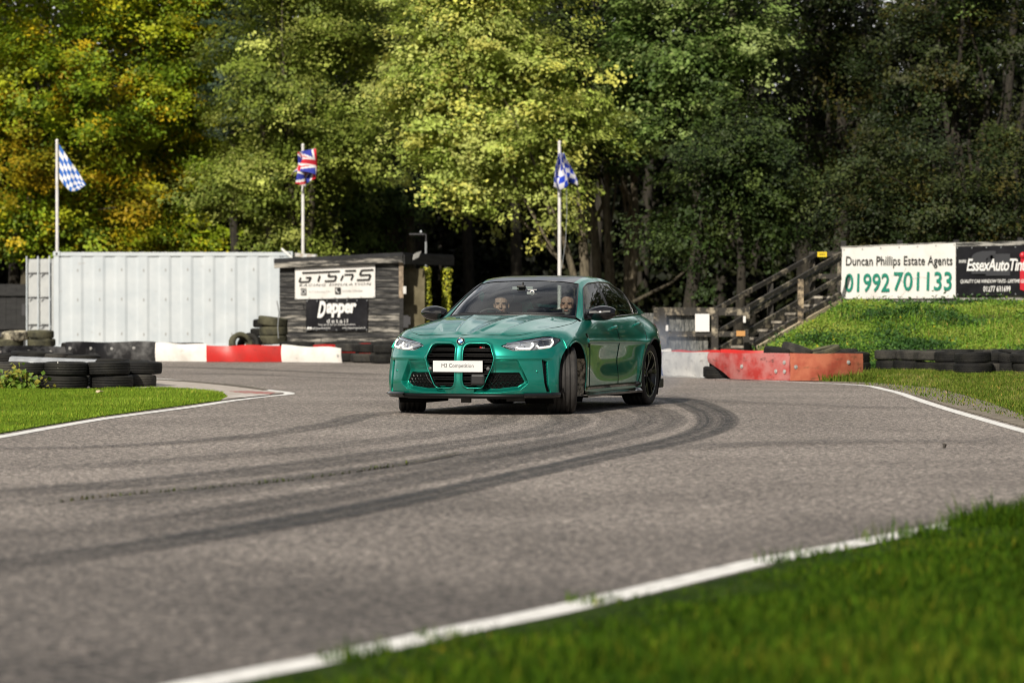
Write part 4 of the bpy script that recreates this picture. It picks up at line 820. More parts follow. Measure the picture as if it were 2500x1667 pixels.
def post(x, y0, y1, Y, mm=M_STW, wd=.11): a = Z(x, y1, Y); MB().beam(a-Vector((0, 0, .25)), Z(x, y0, Y), wd, wd, up=(0, 1, 0)).build("post", mm, stp)
post(1003, 690, 1110, YN-.05); post(1545, 420, 865, YN+1.35, M_STP); post(1660, 140, 640, YF+2.7); post(1240, 460, 800, YF+1.5); post(680, 725, 1140, YF, wd=.13); post(1937, 160, 640, YN+3.35, wd=.09)
ns = 7
for q in range(ns):
    a = q/(ns-1); x0, y0 = 1010+620*a, 1105-455*a; x1, y1 = 1180+590*a, 1090-480*a
    A, B = Z(850+830*a, 1098-495*a, YN+.35+2.25*a), Z(1185+680*a, 1102-502*a, YN+.12+2.4*a)
    MB().box((A+B)/2+Vector((0, .15, 0)), ((B-A).length, .34, .045)).build("tread", M_TREAD, stp)
    MB().box((A+B)/2+Vector((0, .02, -.11)), ((B-A).length-.02, .03, .19)).build("riser", M_STW, stp)
# --- gate-like fence at the foot of the steps
YG = 54.0; g0 = Vector((zs(100, 1110, YG).x, YG, 0)); gt = thing("timber_fence", "black rail fence with grey weathered boards at the foot of the steps", "fence", g0)
G = lambda x, y, Y=YG: zs(x, y, Y)-g0
MB().beam(G(75, 742), G(985, 745), .06, .40*.27+.04, up=(0, 0, 1)).beam(G(140, 968), G(985, 972), .06, .10).build("rail", M_STW, gt)
for x, y0 in ((97, 715), (163, 760), (680, 730)):
    MB().beam(Vector((G(x, 1000).x, 0, -.05)), G(x, y0), .12, .10, up=(0, 1, 0)).build("post", M_STW, gt)
M_GRB = mat("grey_streaked_board", (.05, .055, .055), .8, scale=5, col2=(.27, .27, .25), bump=.5, bscale=20, stretch=(9, 1, 1.6), lo=.42, hi=.66)
a = G(190, 1140, YG+.08); c = G(612, 765, YG+.08); b = MB()
for q in range(9): b.box((a.x+(c.x-a.x)*(q+.5)/9, .08+.006*(q % 2), (c.z+.02)/2), ((c.x-a.x)/9-.004, .02, c.z-.02))
b.build("board_panel", M_GRB, gt)
a = G(-60, 760, YG+1.2); c = G(95, 760, YG+1.2)
MB().box(((a.x+c.x)/2, 1.2, a.z/2), (c.x-a.x, .03, a.z)).build("board_panel", M_GRB, gt)
M_NOTE = mat("white_board", (.80, .79, .78), .4)
p = zs(555, 858, YG-.06); tag(MB().box(p, (.27, .015, .335)).build("notice_board", M_NOTE, bevel=.004), "blank white board fixed on the rail fence by the steps", "notice board")
p = zs(200, 912, YG-.06); tag(MB().box(p, (.05, .03, .11)).build("white_box", M_NOTE, bevel=.006), "small white box on the grey fence boards", "box")
p = zs(942, 965, YG-.08); tag(MB().box(p, (.165, .02, .10)).build("orange_plate", mat("orange_plate", (.55, .28, .09), .6)), "small orange plate on the middle rail by the step post", "plate")
p = zs(980, 825, YG-.03); tag(MB().box(p, (.05, .05, .12)).build("white_lock", M_NOTE, bevel=.006), "white lock case on the bottom post of the steps", "lock")
p = zs(1762, 170, YN+2.3); sg = thing("warning_sign", "small yellow notice at the top of the handrail beside the banner", "sign", p)
MB().box((0, 0, 0), (.185, .012, .10)).build("plate", mat("sign_yellow", (.80, .58, .02), .5), sg)
b = MB(); b.box((0, -.008, .012), (.13, .003, .008)); b.box((0, -.008, -.008), (.12, .003, .008)); b.build("lettering", M_BLKINK, sg)
# ================================================================== trees
M_BARK = mat("grey_bark", (.035, .03, .02), .9, scale=5, col2=(.10, .085, .055), bump=.6, bscale=14, stretch=(3, 3, .7))
M_BARKL = mat("pale_bark", (.075, .063, .042), .9, scale=5, col2=(.19, .16, .11), bump=.6, bscale=14, stretch=(3, 3, .7))
M_BARKD = mat("dark_bark", (.014, .012, .009), .9, scale=5, col2=(.04, .034, .024), bump=.6, bscale=14, stretch=(3, 3, .7))
PAL = dict(
 amber=[(0.364, 0.405, 0.0146), (0.463, 0.461, 0.0171), (0.267, 0.361, 0.0171), (0.183, 0.289, 0.0171), (0.617, 0.461, 0.0146), (0.308, 0.389, 0.0183), (0.224, 0.333, 0.0183), (0.14, 0.216, 0.0146)],
 gold=[(0.437, 0.358, 0.015), (0.475, 0.336, 0.015), (0.342, 0.314, 0.02), (0.285, 0.291, 0.02)],
 olive=[(0.246, 0.311, 0.048), (0.324, 0.376, 0.072), (0.194, 0.259, 0.036), (0.389, 0.428, 0.102), (0.143, 0.194, 0.03)],
 lime=[(0.454, 0.525, 0.127), (0.548, 0.598, 0.172), (0.359, 0.441, 0.092), (0.567, 0.567, 0.127), (0.265, 0.347, 0.0575)],
 deep=[(0.042, 0.0691, 0.014), (0.0608, 0.0958, 0.02), (0.0281, 0.0532, 0.011), (0.0935, 0.133, 0.03), (0.0224, 0.0426, 0.008)],
 jade=[(.10, .17, .035), (.15, .23, .055), (.24, .31, .09), (.07, .125, .026), (.045, .085, .016)],
 rust=[(0.0396, 0.0533, 0.0117), (0.0302, 0.0482, 0.0117), (0.054, 0.0619, 0.0135), (0.0216, 0.0387, 0.0081), (0.0158, 0.0292, 0.0063), (0.0288, 0.0447, 0.0108), (0.0612, 0.0817, 0.0198), (0.072, 0.0645, 0.0108)],
 mint=[(.22, .31, .085), (.31, .39, .13), (.15, .23, .05), (.09, .15, .03), (.055, .10, .02)],
 spruce=[(.05, .09, .055), (.07, .11, .07), (.09, .13, .09), (.04, .07, .045)],
)
def branch(b, p0, p1, r0, r1, bow=.1, n=7, ns=7):
    p0, p1 = Vector(p0), Vector(p1); d = p1-p0; s = Vector((rn(1), rn(1), abs(rn(.6)))).normalized()*d.length*bow
    b.tube([p0+d*(i/n)+s*math.sin(math.pi*i/n) for i in range(n+1)], [r0+(r1-r0)*i/n for i in range(n+1)], ns)
def crown(blobs, pal, nspray, nleaf, lsz, flat=.62, spr=.75, seed=1, zmin=.1):
    """leaf sprays spread through ellipsoids (x, y, z, rx, ry, rz, weight, palette)"""
    g = np.random.default_rng(seed); Ps, Ns, Ts = [], [], []
    wsum = sum(b[6] for b in blobs)
    for b_ in blobs:
        x, y, z, rx, ry, rz, wt = b_[:7]; pl = np.array(PAL[b_[7] if len(b_) > 7 else pal]); k = max(3, int(nspray*wt/wsum))
        d = unit(g.normal(size=(k, 3))); rad = g.random(k)**.42; nb = max(2, k//11); db = unit(g.normal(size=(nb, 3))); cb_ = db*(g.random(nb)**.40)[:, None]*[rx, ry, rz]; wb = g.integers(0, nb, k)
        c = cb_[wb]+g.normal(size=(k, 3))*np.array([.58, .58, .46])*spr*1.15; d = unit(c/np.array([rx, ry, rz])+1e-6); c = c+[x, y, z]
        ok = c[:, 2] > zmin; c, d = c[ok], d[ok]; k = len(c)
        sz = spr*(.6+.8*g.random(k)); m = nleaf
        dirn = unit(d*[1, 1, .35]+g.normal(size=(k, 3))*.35)          # outward growth of each spray
        t = g.random((k, m))**.7; a = g.normal(size=(k, m, 3))*np.array([.42, .42, .42*flat])
        L = c[:, None]+dirn[:, None]*(t[..., None]-.35)*sz[:, None, None]*1.1+a*sz[:, None, None]*(1.15-t[..., None]*.6)
        L[..., 2] -= .20*sz[:, None]*t**2
        nn = np.array([0, -.10, .72])+d[:, None]*.5+g.normal(size=(k, 1, 3))*.28+g.normal(size=(k, m, 3))*.24
        base = pl[np.clip((g.random(k)*len(pl)).astype(int), 0, len(pl)-1)]
        col = base[:, None]*(1+.22*g.normal(size=(k, 1, 1)))*(1+.13*g.normal(size=(k, m, 1)))+0*L
        mixi = g.random((k, m)) < .10; col[mixi] = pl[g.integers(0, len(pl), mixi.sum())]
        Ps.append(L.reshape(-1, 3)); Ns.append(unit(nn.reshape(-1, 3))); Ts.append(np.clip(col.reshape(-1, 3), .004, 1))
    P = np.concatenate(Ps); return P, np.concatenate(Ns), np.concatenate(Ts), lsz*(.5+1.0*g.random(len(P))**1.4)
def tree(name, label, u, Y, blobs, pal, nspray, nleaf, lsz, stems, bark=M_BARK, seed=1, flat=.62, spr=.75, group=None, v0=800):
    """blobs and stems are (u, v) photo readings turned into metres at the tree's own distance"""
    p = at(u, 760, Y); o = Vector((p.x, Y, 0)); root = thing(name, label, "tree", o, group=group); s = Y/F
    bl = []
    for b_ in blobs:
        c = at(b_[0], b_[1], Y)-o; bl.append((c.x, b_[4] if len(b_) > 4 else 0.0, c.z, b_[2]*s, (b_[5] if len(b_) > 5 else min(b_[2], b_[3])*.8)*s, b_[3]*s, b_[2]*b_[3], b_[6] if len(b_) > 6 else pal))
    bb = MB()
    for st in stems:                                            # (u0, u1, v1, radius, dy)
        q0 = at(st[0], 760, Y)-o; q0.z = 0; q1 = at(st[1], st[2], Y)-o; q1.y += st[4] if len(st) > 4 else 0
        branch(bb, q0, q1, st[3], st[3]*.45, .05, 8, 9)
        for _ in range(4):
            c = random.choice(bl); t = random.uniform(.45, 1); e = Vector((c[0]+rn(.4)*c[3], c[1]+rn(.4)*c[4], c[2]+rn(.35)*c[5])); branch(bb, q0.lerp(q1, t), e, st[3]*.42*(1.2-t*.5), .015, .12, 6, 6)
    bb.build("trunk", bark, root)
    P, Nn, T, sz = crown(bl, pal, int(nspray*(1.45 if pal in ('deep', 'rust') else 2.1)), int(nleaf*1.7), lsz*.66, flat, spr*.85, seed)
    leaves_at(P, Nn, sz, T, "crown", M_LEAF, root, .72)
    return root
gt_ = "trees of the wood behind the track"
# left: autumn oaks, tall and dense
tree("oak_tree", "dense amber and green oak left of the chequered flag above the container", 60, 84, [(20, 430, 190, 210), (150, 250, 210, 240), (0, 60, 230, 260), (190, 560, 160, 110), (90, -45, 240, 85), (40, 420, 120, 80, -1.5, 60, 'gold'), (120, 590, 120, 60), (40, 300, 200, 120)], 'amber', 520, 52, .17, [(60, 100, 150, .28), (70, 30, 200, .2)], seed=11, group=gt_)
tree("oak_tree", "tall olive oak standing beyond the black board fence", -330, 86, [(-330, 330, 200, 240), (-250, 120, 190, 180), (-330, 570, 180, 80), (-380, -30, 220, 120)], "olive", 300, 40, .24, [(-330, -350, 100, .26)], seed=31, group=gt_)
tree("oak_tree", "amber and olive oak behind the chequered flag above the container", 330, 86, [(330, 330, 190, 240), (400, 120, 190, 200), (330, 560, 180, 90), (280, 40, 200, 200), (380, -45, 240, 85), (300, 500, 90, 90, -1.5, 50, 'gold'), (240, 180, 70, 60, -2, 50, 'gold'), (300, 600, 130, 50), (430, 590, 120, 60), (280, 590, 40, 40, -1.5, 40, 'gold')], 'amber', 520, 52, .17, [(330, 350, 100, .26), (310, 270, 180, .18)], seed=12, group=gt_)
tree("oak_tree", "golden topped oak above the union flag pole", 520, 90, [(520, 60, 130, 110, 0, 70, 'gold'), (500, 260, 110, 140), (470, 470, 110, 110), (540, -50, 200, 80)], 'amber', 300, 50, .17, [(520, 510, 120, .24)], seed=13, group=gt_)
tree("pine_tree", "small blue green pine between the oaks and the willow", 595, 84, [(600, 180, 85, 50), (590, 120, 60, 60), (610, 240, 90, 40), (590, 290, 70, 40), (600, 40, 60, 70), (600, -60, 60, 80)], 'spruce', 190, 70, .12, [(598, 598, 60, .16)], M_BARKD, seed=14, flat=.25, spr=.6, group=gt_)
tree("willow_tree", "pale olive willow spreading behind the middle flagpole", 700, 80, [(700, 150, 170, 170), (650, 430, 170, 120), (800, 330, 120, 160), (580, 500, 110, 70), (830, 60, 150, 130), (720, 560, 120, 60), (640, 310, 110, 70), (740, -45, 240, 85)], 'olive', 520, 58, .15, [(690, 690, 150, .2), (630, 640, 300, .15), (715, 760, 200, .16)], seed=15, group=gt_)
tree("ash_tree", "dark green ash behind the hut roof", 930, 84, [(900, 460, 80, 150), (880, 250, 100, 120), (940, 500, 60, 60), (930, -30, 150, 110)], 'jade', 240, 55, .16, [(985, 960, 250, .28), (1010, 1000, 330, .18)], M_BARK, seed=16, group=gt_)
# centre: the bright maple in front
tree("maple_tree", "bright yellow green maple reaching out over the third flagpole", 1440, 73.5, [(1120, 180, 150, 70), (1040, 230, 90, 60), (1180, 90, 170, 90), (1130, 300, 170, 60), (1230, 400, 150, 70), (1120, 470, 100, 70), (1330, 330, 110, 90), (1020, 330, 80, 50), (1300, 220, 140, 90), (1060, 20, 150, 70), (1290, 470, 80, 50), (1180, -45, 230, 75)], 'lime', 560, 56, .165, [(1432, 1400, 420, .17), (1425, 1330, 470, .12, -.5)], M_BARKL, seed=17, flat=.5, spr=.8, group=gt_)
tree("maple_tree", "multi stemmed dark maple standing behind the car roof", 1520, 77, [(1450, 330, 110, 70), (1450, 130, 170, 140), (1540, 360, 70, 60), (1500, -45, 220, 80)], 'deep', 250, 52, .16, [(1455, 1420, 350, .16), (1488, 1480, 330, .13), (1524, 1530, 300, .15), (1540, 1580, 280, .14), (1500, 1460, 420, .10)], M_BARKL, seed=18, group=gt_)
tree("maple_tree", "green maple with pale lit tips right of the third flagpole", 1660, 74.5, [(1650, 90, 160, 110), (1700, 220, 140, 90), (1560, 200, 90, 90), (1610, 320, 70, 60), (1760, 60, 120, 110), (1680, -120, 200, 150)], 'mint', 330, 56, .17, [(1668, 1680, 200, .2), (1690, 1740, 260, .13)], M_BARKD, seed=19, flat=.5, group=gt_)
tree("hawthorn_tree", "low dark green thorn tree behind the timber steps", 1790, 68, [(1800, 500, 80, 90), (1740, 410, 90, 80), (1840, 430, 110, 110), (1670, 560, 80, 60), (1800, 330, 120, 70)], 'deep', 230, 55, .14, [(1798, 1790, 450, .14), (1700, 1720, 480, .09)], M_BARKD, seed=20, group=gt_)
tree("oak_tree", "dark rusty oak high above the steps", 1930, 78, [(1940, 130, 190, 140), (2060, 260, 150, 120), (1850, 280, 120, 110), (2030, 30, 210, 120), (1980, -160, 280, 190), (1930, 420, 130, 90)], 'rust', 380, 52, .15, [(1995, 1960, 250, .22), (2025, 2050, 200, .26), (1960, 1900, 300, .14)], M_BARKD, seed=21, group=gt_)
tree("oak_tree", "dark oak rising above the black banner with white lettering", 2330, 76, [(2340, 150, 180, 150), (2440, 320, 120, 150), (2260, 330, 130, 110), (2420, 60, 130, 120, 0, 90, 'jade'), (2350, -160, 260, 190), (2230, 150, 120, 120)], 'rust', 340, 52, .15, [(2330, 2320, 250, .24), (2350, 2420, 200, .16), (2320, 2250, 240, .13)], M_BARKD, seed=22, group=gt_)
tree("hazel_bush", "olive hazel bush behind the white banner", 2200, 66, [(2200, 560, 150, 70), (2120, 500, 90, 80), (2300, 520, 130, 80), (2420, 500, 120, 90), (2180, 420, 110, 70)], 'rust', 260, 52, .13, [(2190, 2180, 480, .08), (2230, 2260, 460, .07), (2330, 2360, 450, .07)], M_BARKD, seed=23, group=gt_)
b = MB(); o = at(1640, 760, 70); o.z = 0
r_ = thing("fallen_branch", "bare branch slanting up behind the car's tail", "branch", o)
b.tube([at(1545, 738, 69.5)-o, at(1590, 715, 69.7)-o, at(1640, 690, 70)-o, at(1680, 655, 70.4)-o, at(1720, 610, 71)-o], [.05, .045, .04, .03, .02], 8); b.build("limb", M_BARK, r_)
# young plant by the left tyres
p = gnd(40, 951); sh = thing("bramble_plant", "small leafy bramble growing at the foot of the left tyre wall", "plant", (p.x, p.y-.05, 0))
n = 330; g = np.random.default_rng(3); P = np.stack([g.normal(size=n)*.17, -.02+g.normal(size=n)*.07, np.abs(g.normal(size=n))*.11+.01], 1); P[:40, 0] = .0+g.normal(size=40)*.04; P[:40, 2] = .15+g.random(40)*.10
cc = np.array([(.16, .27, .03), (.10, .18, .02), (.24, .30, .05), (.3, .28, .04)])[g.integers(0, 4, n)]
leaves_at(P, unit(g.normal(size=(n, 3))*.7+[0, -.6, .6]), .05+.05*g.random(n), cc, "foliage", M_LEAF, sh, .75)
b = MB(); 
for q in range(7): b.tube([(0+rn(.05), 0, 0), (rn(.1), -.03, .1), (rn(.16), -.03, .2)], .004, 5)
b.build("stem", M_BARK, sh)
# dark rows of the wood beyond, too many and too deep to count
g = np.random.default_rng(6)
for x0, x1, y0, y1, n, lab in ((17, 60, 48, 95, 26000, "trees of the wood carrying on beyond the right edge of the frame"),):
    P = np.stack([x0+g.random(n)*(x1-x0), y0+g.random(n)*(y1-y0), .1+g.random(n)**.9*15], 1); P[:, 1] += np.clip((P[:, 0]-17)*.0, 0, 9)
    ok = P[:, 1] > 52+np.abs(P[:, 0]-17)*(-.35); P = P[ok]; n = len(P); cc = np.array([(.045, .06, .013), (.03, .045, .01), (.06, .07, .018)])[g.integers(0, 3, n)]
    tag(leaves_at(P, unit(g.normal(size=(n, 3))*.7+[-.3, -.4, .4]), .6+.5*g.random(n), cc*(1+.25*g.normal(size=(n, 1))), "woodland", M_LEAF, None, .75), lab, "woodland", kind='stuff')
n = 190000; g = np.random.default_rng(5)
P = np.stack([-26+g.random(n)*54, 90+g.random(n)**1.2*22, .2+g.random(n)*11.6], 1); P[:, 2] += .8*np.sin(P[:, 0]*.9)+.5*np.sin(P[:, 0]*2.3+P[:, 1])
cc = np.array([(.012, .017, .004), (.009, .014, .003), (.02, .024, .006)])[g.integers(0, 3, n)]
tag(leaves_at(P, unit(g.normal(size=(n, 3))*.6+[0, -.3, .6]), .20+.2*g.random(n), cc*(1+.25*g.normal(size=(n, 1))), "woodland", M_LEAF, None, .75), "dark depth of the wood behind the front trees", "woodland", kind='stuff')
b = MB()
for q in range(60):
    x = -24+q*.85+rn(.3); y = 88+abs(rn(6)); b.tube([(x, y, -.1), (x+rn(.3), y, 6), (x+rn(.8), y, 13)], [.2, .15, .1], 7)
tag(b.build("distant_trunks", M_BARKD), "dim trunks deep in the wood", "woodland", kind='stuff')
fl = MB(); fl.grid([[(x, y, z) for y, z in ((76, -.03), (92, -.02), (104, 1.0), (114, 5), (124, 9), (150, 10))] for x in (-70, -20, 20, 70)], smooth=True); fl.build("forest_floor", mat("leaf_litter", (.02, .016, .01), .95, scale=3, col2=(.045, .035, .02)))['kind'] = 'structure'
# ================================================================== the car (x forward, y to its left, z up; origin on the ground between the axles)
CAR_X, CAR_Y, CAR_YAW = .1914, 30.453, math.radians(18.47)
car = thing("saloon_car", "metallic green sports saloon with black roof drifting, its front wheels turned", "car", (CAR_X, CAR_Y, 0))
car.rotation_euler = (0, 0, -math.pi/2-CAR_YAW)       # local +x points at the lens and to its left
m, t, p, N, L = nodes_of("green_metallic"); M_PAINT = m
p.inputs["Base Color"].default_value = (.003, .285, .215, 1); p.inputs["Metallic"].default_value = .68; p.inputs["Roughness"].default_value = .34
p.inputs["Coat Weight"].default_value = 1.0; p.inputs["Coat Roughness"].default_value = .015; p.inputs["Coat IOR"].default_value = 1.6
M_GBLK = mat("gloss_black", (.006, .006, .007), .12, coat=.6)
M_SBLK = mat("satin_black", (.012, .012, .013), .45)
M_MBLK = mat("matt_black", (.004, .004, .004), .85, spec=.1)
M_CARB = mat("carbon_roof", (.014, .012, .015), .30, coat=.5, var=.25, scale=60)
M_RUB = mat("car_tyre_rubber", (.022, .020, .019), .75, bump=.15, bscale=60, var=.3, scale=8)
M_ALU = mat("bare_alloy", (.55, .55, .55), .25, 1.0)
M_CHR = mat("chrome", (.8, .8, .8), .08, 1.0)
M_DISC = mat("brake_disc", (.30, .29, .28), .35, .9)
M_MUD = mat("dried_mud", (.10, .085, .06), .9, scale=28, col2=(.75, .66, .50), bump=.8, bscale=50, lo=.40, hi=.56)
M_WHPL = mat("white_plate", (.70, .70, .70), .35)
M_ORNG = mat("orange_leather", (.45, .10, .015), .5); M_BLEA = mat("black_leather", (.014, .014, .015), .5)
M_REDL = mat("red_lamp", (.35, .01, .01), .15, coat=.8)
def glass(name, tint, refl=1.0):
    m, t, p, N, L = nodes_of(name)
    tr = N("ShaderNodeBsdfTransparent"); tr.inputs[0].default_value = (*tint, 1); gl = N("ShaderNodeBsdfGlossy"); gl.inputs["Roughness"].default_value = .0
    fr_ = N("ShaderNodeFresnel"); fr_.inputs[0].default_value = 1.5; mu = N("ShaderNodeMath"); mu.operation = 'MULTIPLY'; mu.inputs[1].default_value = refl; L(fr_.outputs[0], mu.inputs[0])
    mx = N("ShaderNodeMixShader"); L(mu.outputs[0], mx.inputs[0]); L(tr.outputs[0], mx.inputs[1]); L(gl.outputs[0], mx.inputs[2]); L(mx.outputs[0], t.nodes["Material Output"].inputs[0])
    return m
M_GLASS = glass("windscreen_glass", (.66, .72, .70), 1.6); M_GLASST = glass("tinted_glass", (.16, .18, .18), 1.0); M_GLASSF = glass("front_door_glass", (.55, .60, .58), 1.0); M_PIL = mat("pillar_black", (.035, .036, .038), .45); M_LENS = glass("lamp_lens", (.9, .92, .95), 1.2)
def emis(name, col, s):
    m, t, p, N, L = nodes_of(name); p.inputs["Base Color"].default_value = (.8, .8, .8, 1); p.inputs["Emission Color"].default_value = (*col, 1); p.inputs["Emission Strength"].default_value = s; return m
M_DRL = emis("daytime_light", (1, .92, .80), .75)

def surf(net, nu, nv, sm=0):
    net = np.asarray(net, float)
    def knots(A, ax):
        d = np.linalg.norm(np.diff(A, axis=ax), axis=2).mean(1-ax); return np.r_[0, np.cumsum(np.maximum(d, 1e-4))]
    ku, kv = knots(net, 0), knots(net, 1)
    A = hermite(ku, net, np.linspace(0, ku[-1], nu)); B = np.swapaxes(hermite(kv, np.swapaxes(A, 0, 1), np.linspace(0, kv[-1], nv)), 0, 1)
    for _ in range(sm):
        B[1:-1, 1:-1] = .5*B[1:-1, 1:-1]+.125*(B[:-2, 1:-1]+B[2:, 1:-1]+B[1:-1, :-2]+B[1:-1, 2:])
    return B
def gnormals(P):
    du = np.gradient(P, axis=0); dv = np.gradient(P, axis=1); n = np.cross(du, dv); return n/(np.linalg.norm(n, axis=2)[..., None]+1e-12)
def sdpoly(x, y, poly):                        # signed distance, negative inside
    P = np.asarray(poly, float); d = np.full(np.shape(x), 1e9)
    for i in range(len(P)):
        a, b = P[i-1], P[i]; e = b-a; wx, wy = x-a[0], y-a[1]; q = np.clip((wx*e[0]+wy*e[1])/(e@e+1e-12), 0, 1)
        d = np.minimum(d, np.hypot(wx-e[0]*q, wy-e[1]*q))
    return np.where(inpoly(x, y, P), -d, d)
def sstep(a, b, x): q = np.clip((x-a)/(b-a), 0, 1); return q*q*(3-2*q)
def part(name, P, keep, m, parent, N_=None, flip=False, mirror=True, midx=None):
    """faces of a sampled grid chosen by the mask keep (cells); mirrored to the other flank as well"""
    a, b = P.shape[:2]; N_ = gnormals(P) if N_ is None else N_
    ii, jj = np.nonzero(keep); f = np.stack([ii*b+jj, (ii+1)*b+jj, (ii+1)*b+jj+1, ii*b+jj+1], 1)
    used, inv = np.unique(f, return_inverse=True); f = inv.reshape(f.shape); V = P.reshape(-1, 3)[used]; Nn = N_.reshape(-1, 3)[used]
    if flip: f = f[:, ::-1]; Nn = -Nn
    out = []
    if len(f):
        q = f[len(f)//2]; fnm = np.cross(V[q[1]]-V[q[0]], V[q[2]]-V[q[0]])
        if fnm @ Nn[q].sum(0) < 0: f = f[:, ::-1]
    if mirror == 'both':
        k = len(V); V = np.concatenate([V, V*[1, -1, 1]]); f = np.concatenate([f, f[:, ::-1]+k]); Nn = np.concatenate([Nn, Nn*[1, -1, 1]])
    elif mirror == 'right': V = V*[1, -1, 1]; f = f[:, ::-1]; Nn = Nn*[1, -1, 1]
    return np_obj(name, V, f, m, parent, smooth=True, normals=Nn)
mid = lambda A: .25*(A[:-1, :-1]+A[1:, :-1]+A[:-1, 1:]+A[1:, 1:])
# ---------------------------------------------------------------- control net of wings, bonnet, doors, tail
AB = [
 [(2.175, 0, .765), (2.16, .20, .766), (2.07, .47, .752), (1.88, .74, .780), (1.66, .865, .768), (1.67, .925, .665), (1.70, .942, .52), (1.74, .945, .38), (1.76, .93, .24)],
 [(1.95, 0, .830), (1.93, .23, .838), (1.86, .51, .828), (1.72, .745, .838), (1.53, .872, .812), (1.53, .933, .735), (1.54, .948, .60), (1.55, .948, .42), (1.56, .94, .24)],
 [(1.55, 0, .905), (1.54, .27, .920), (1.49, .55, .902), (1.41, .765, .872), (1.36, .882, .828), (1.36, .94, .745), (1.36, .952, .60), (1.36, .952, .42), (1.36, .945, .24)],
 [(1.15, 0, .95), (1.14, .31, .966), (1.12, .585, .945), (1.08, .785, .902), (1.05, .882, .845), (1.04, .933, .755), (1.03, .943, .60), (1.03, .935, .42), (1.02, .92, .22)],
 [(.88, 0, .985), (.85, .35, .992), (.77, .62, .972), (.70, .795, .930), (.70, .873, .855), (.71, .918, .76), (.72, .922, .60), (.73, .915, .40), (.74, .90, .20)],
 [(.30, 0, .98), (.30, .36, .99), (.30, .62, .978), (.30, .803, .945), (.30, .866, .862), (.30, .904, .76), (.30, .908, .60), (.30, .905, .38), (.30, .89, .20)],
 [(-.30, 0, .98), (-.30, .36, .99), (-.30, .62, .985), (-.30, .803, .958), (-.30, .864, .872), (-.30, .900, .765), (-.30, .903, .60), (-.30, .902, .38), (-.30, .888, .20)],
 [(-.85, 0, .98), (-.85, .36, .99), (-.85, .62, .99), (-.85, .796, .970), (-.85, .862, .885), (-.85, .903, .78), (-.85, .908, .62), (-.85, .908, .38), (-.85, .892, .20)],
 [(-1.20, 0, .98), (-1.20, .36, .99), (-1.20, .60, .99), (-1.20, .782, .982), (-1.20, .868, .90), (-1.20, .925, .80), (-1.20, .945, .65), (-1.20, .942, .40), (-1.20, .925, .22)],
 [(-1.60, 0, 1.0), (-1.60, .34, 1.0), (-1.60, .55, 1.0), (-1.58, .722, .990), (-1.56, .845, .912), (-1.55, .930, .82), (-1.55, .955, .67), (-1.55, .955, .42), (-1.55, .95, .24)],
 [(-2.00, 0, 1.055), (-1.99, .30, 1.052), (-1.97, .50, 1.03), (-1.94, .645, .992), (-1.92, .775, .922), (-1.91, .868, .83), (-1.90, .905, .67), (-1.90, .905, .44), (-1.90, .89, .25)],
 [(-2.26, 0, 1.06), (-2.25, .30, 1.057), (-2.23, .48, 1.03), (-2.20, .59, .98), (-2.18, .70, .92), (-2.16, .79, .83), (-2.15, .832, .66), (-2.15, .832, .45), (-2.15, .815, .26)],
 [(-2.49, 0, 1.055), (-2.48, .29, 1.05), (-2.45, .46, 1.02), (-2.40, .55, .975), (-2.36, .63, .91), (-2.33, .70, .82), (-2.33, .74, .66), (-2.33, .74, .46), (-2.31, .73, .28)],
]
NU, NV = 460, 190
BD = surf(AB, NU, NV, 25)
x, y, z = BD[..., 0], BD[..., 1], BD[..., 2]
hoodw = sstep(.85, 1.05, x)*(z > .7)
# bonnet creases and the two shallow pressed panels
def seg_d(px_, py_, a, b): 
    e = np.array(b)-a; wx, wy = px_-a[0], py_-a[1]; q = np.clip((wx*e[0]+wy*e[1])/(e@e), 0, 1); s = np.sign(e[0]*wy-e[1]*wx)
    return np.hypot(wx-e[0]*q, wy-e[1]*q), s
d1, s1 = seg_d(x, y, (2.20, .055), (.80, .30)); d2, s2 = seg_d(x, y, (2.16, .33), (.82, .60))
dz_ = .010*np.exp(-(d1/.035)**2)+np.where(s1 < 0, .004*np.exp(-d1/.09), 0)
dz_ += .011*(np.where(s2 > 0, .0, 1)*np.exp(-d2/.12)+np.where(s2 > 0, np.exp(-d2/.035), 0))
pan = sdpoly(x, y, [(1.98, .13), (1.95, .29), (1.60, .43), (1.60, .20)])
dz_ -= .011*sstep(.012, -.012, pan)*sstep(1.58, 1.80, x)
shut = sdpoly(x, y, [(2.085, -.2), (2.06, .30), (1.98, .52), (1.80, .70), (1.40, .772), (1.05, .795), (.78, .77), (.90, .45), (.93, -.2)])
dz_ = dz_*hoodw*sstep(.02, -.05, shut)
BD[..., 2] = z+dz_
# door crease: a sharp shoulder under the handles, hollow door skin and a flared rear wing
sidew = sstep(.72, .80, y)
BD[..., 1] += sidew*(.017*np.exp(-((z-.715-.012*x)/.022)**2)*(x < .95)*sstep(-1.9, -1.5, x)-.030*np.exp(-((z-.50)/.13)**2)*np.exp(-((x+.10)/.62)**4))
rarch = np.hypot(x+1.4285, z-.345)
BD[..., 1] += sidew*.020*np.exp(-((rarch-.42)/.07)**2)*(z > .2)*(x > -1.95)*(x < -.95)
farch = np.hypot(x-1.4285, z-.345)
BD[..., 1] += sidew*.012*np.exp(-((farch-.41)/.05)**2)*(z > .2)
x, y, z = BD[..., 0], BD[..., 1], BD[..., 2]
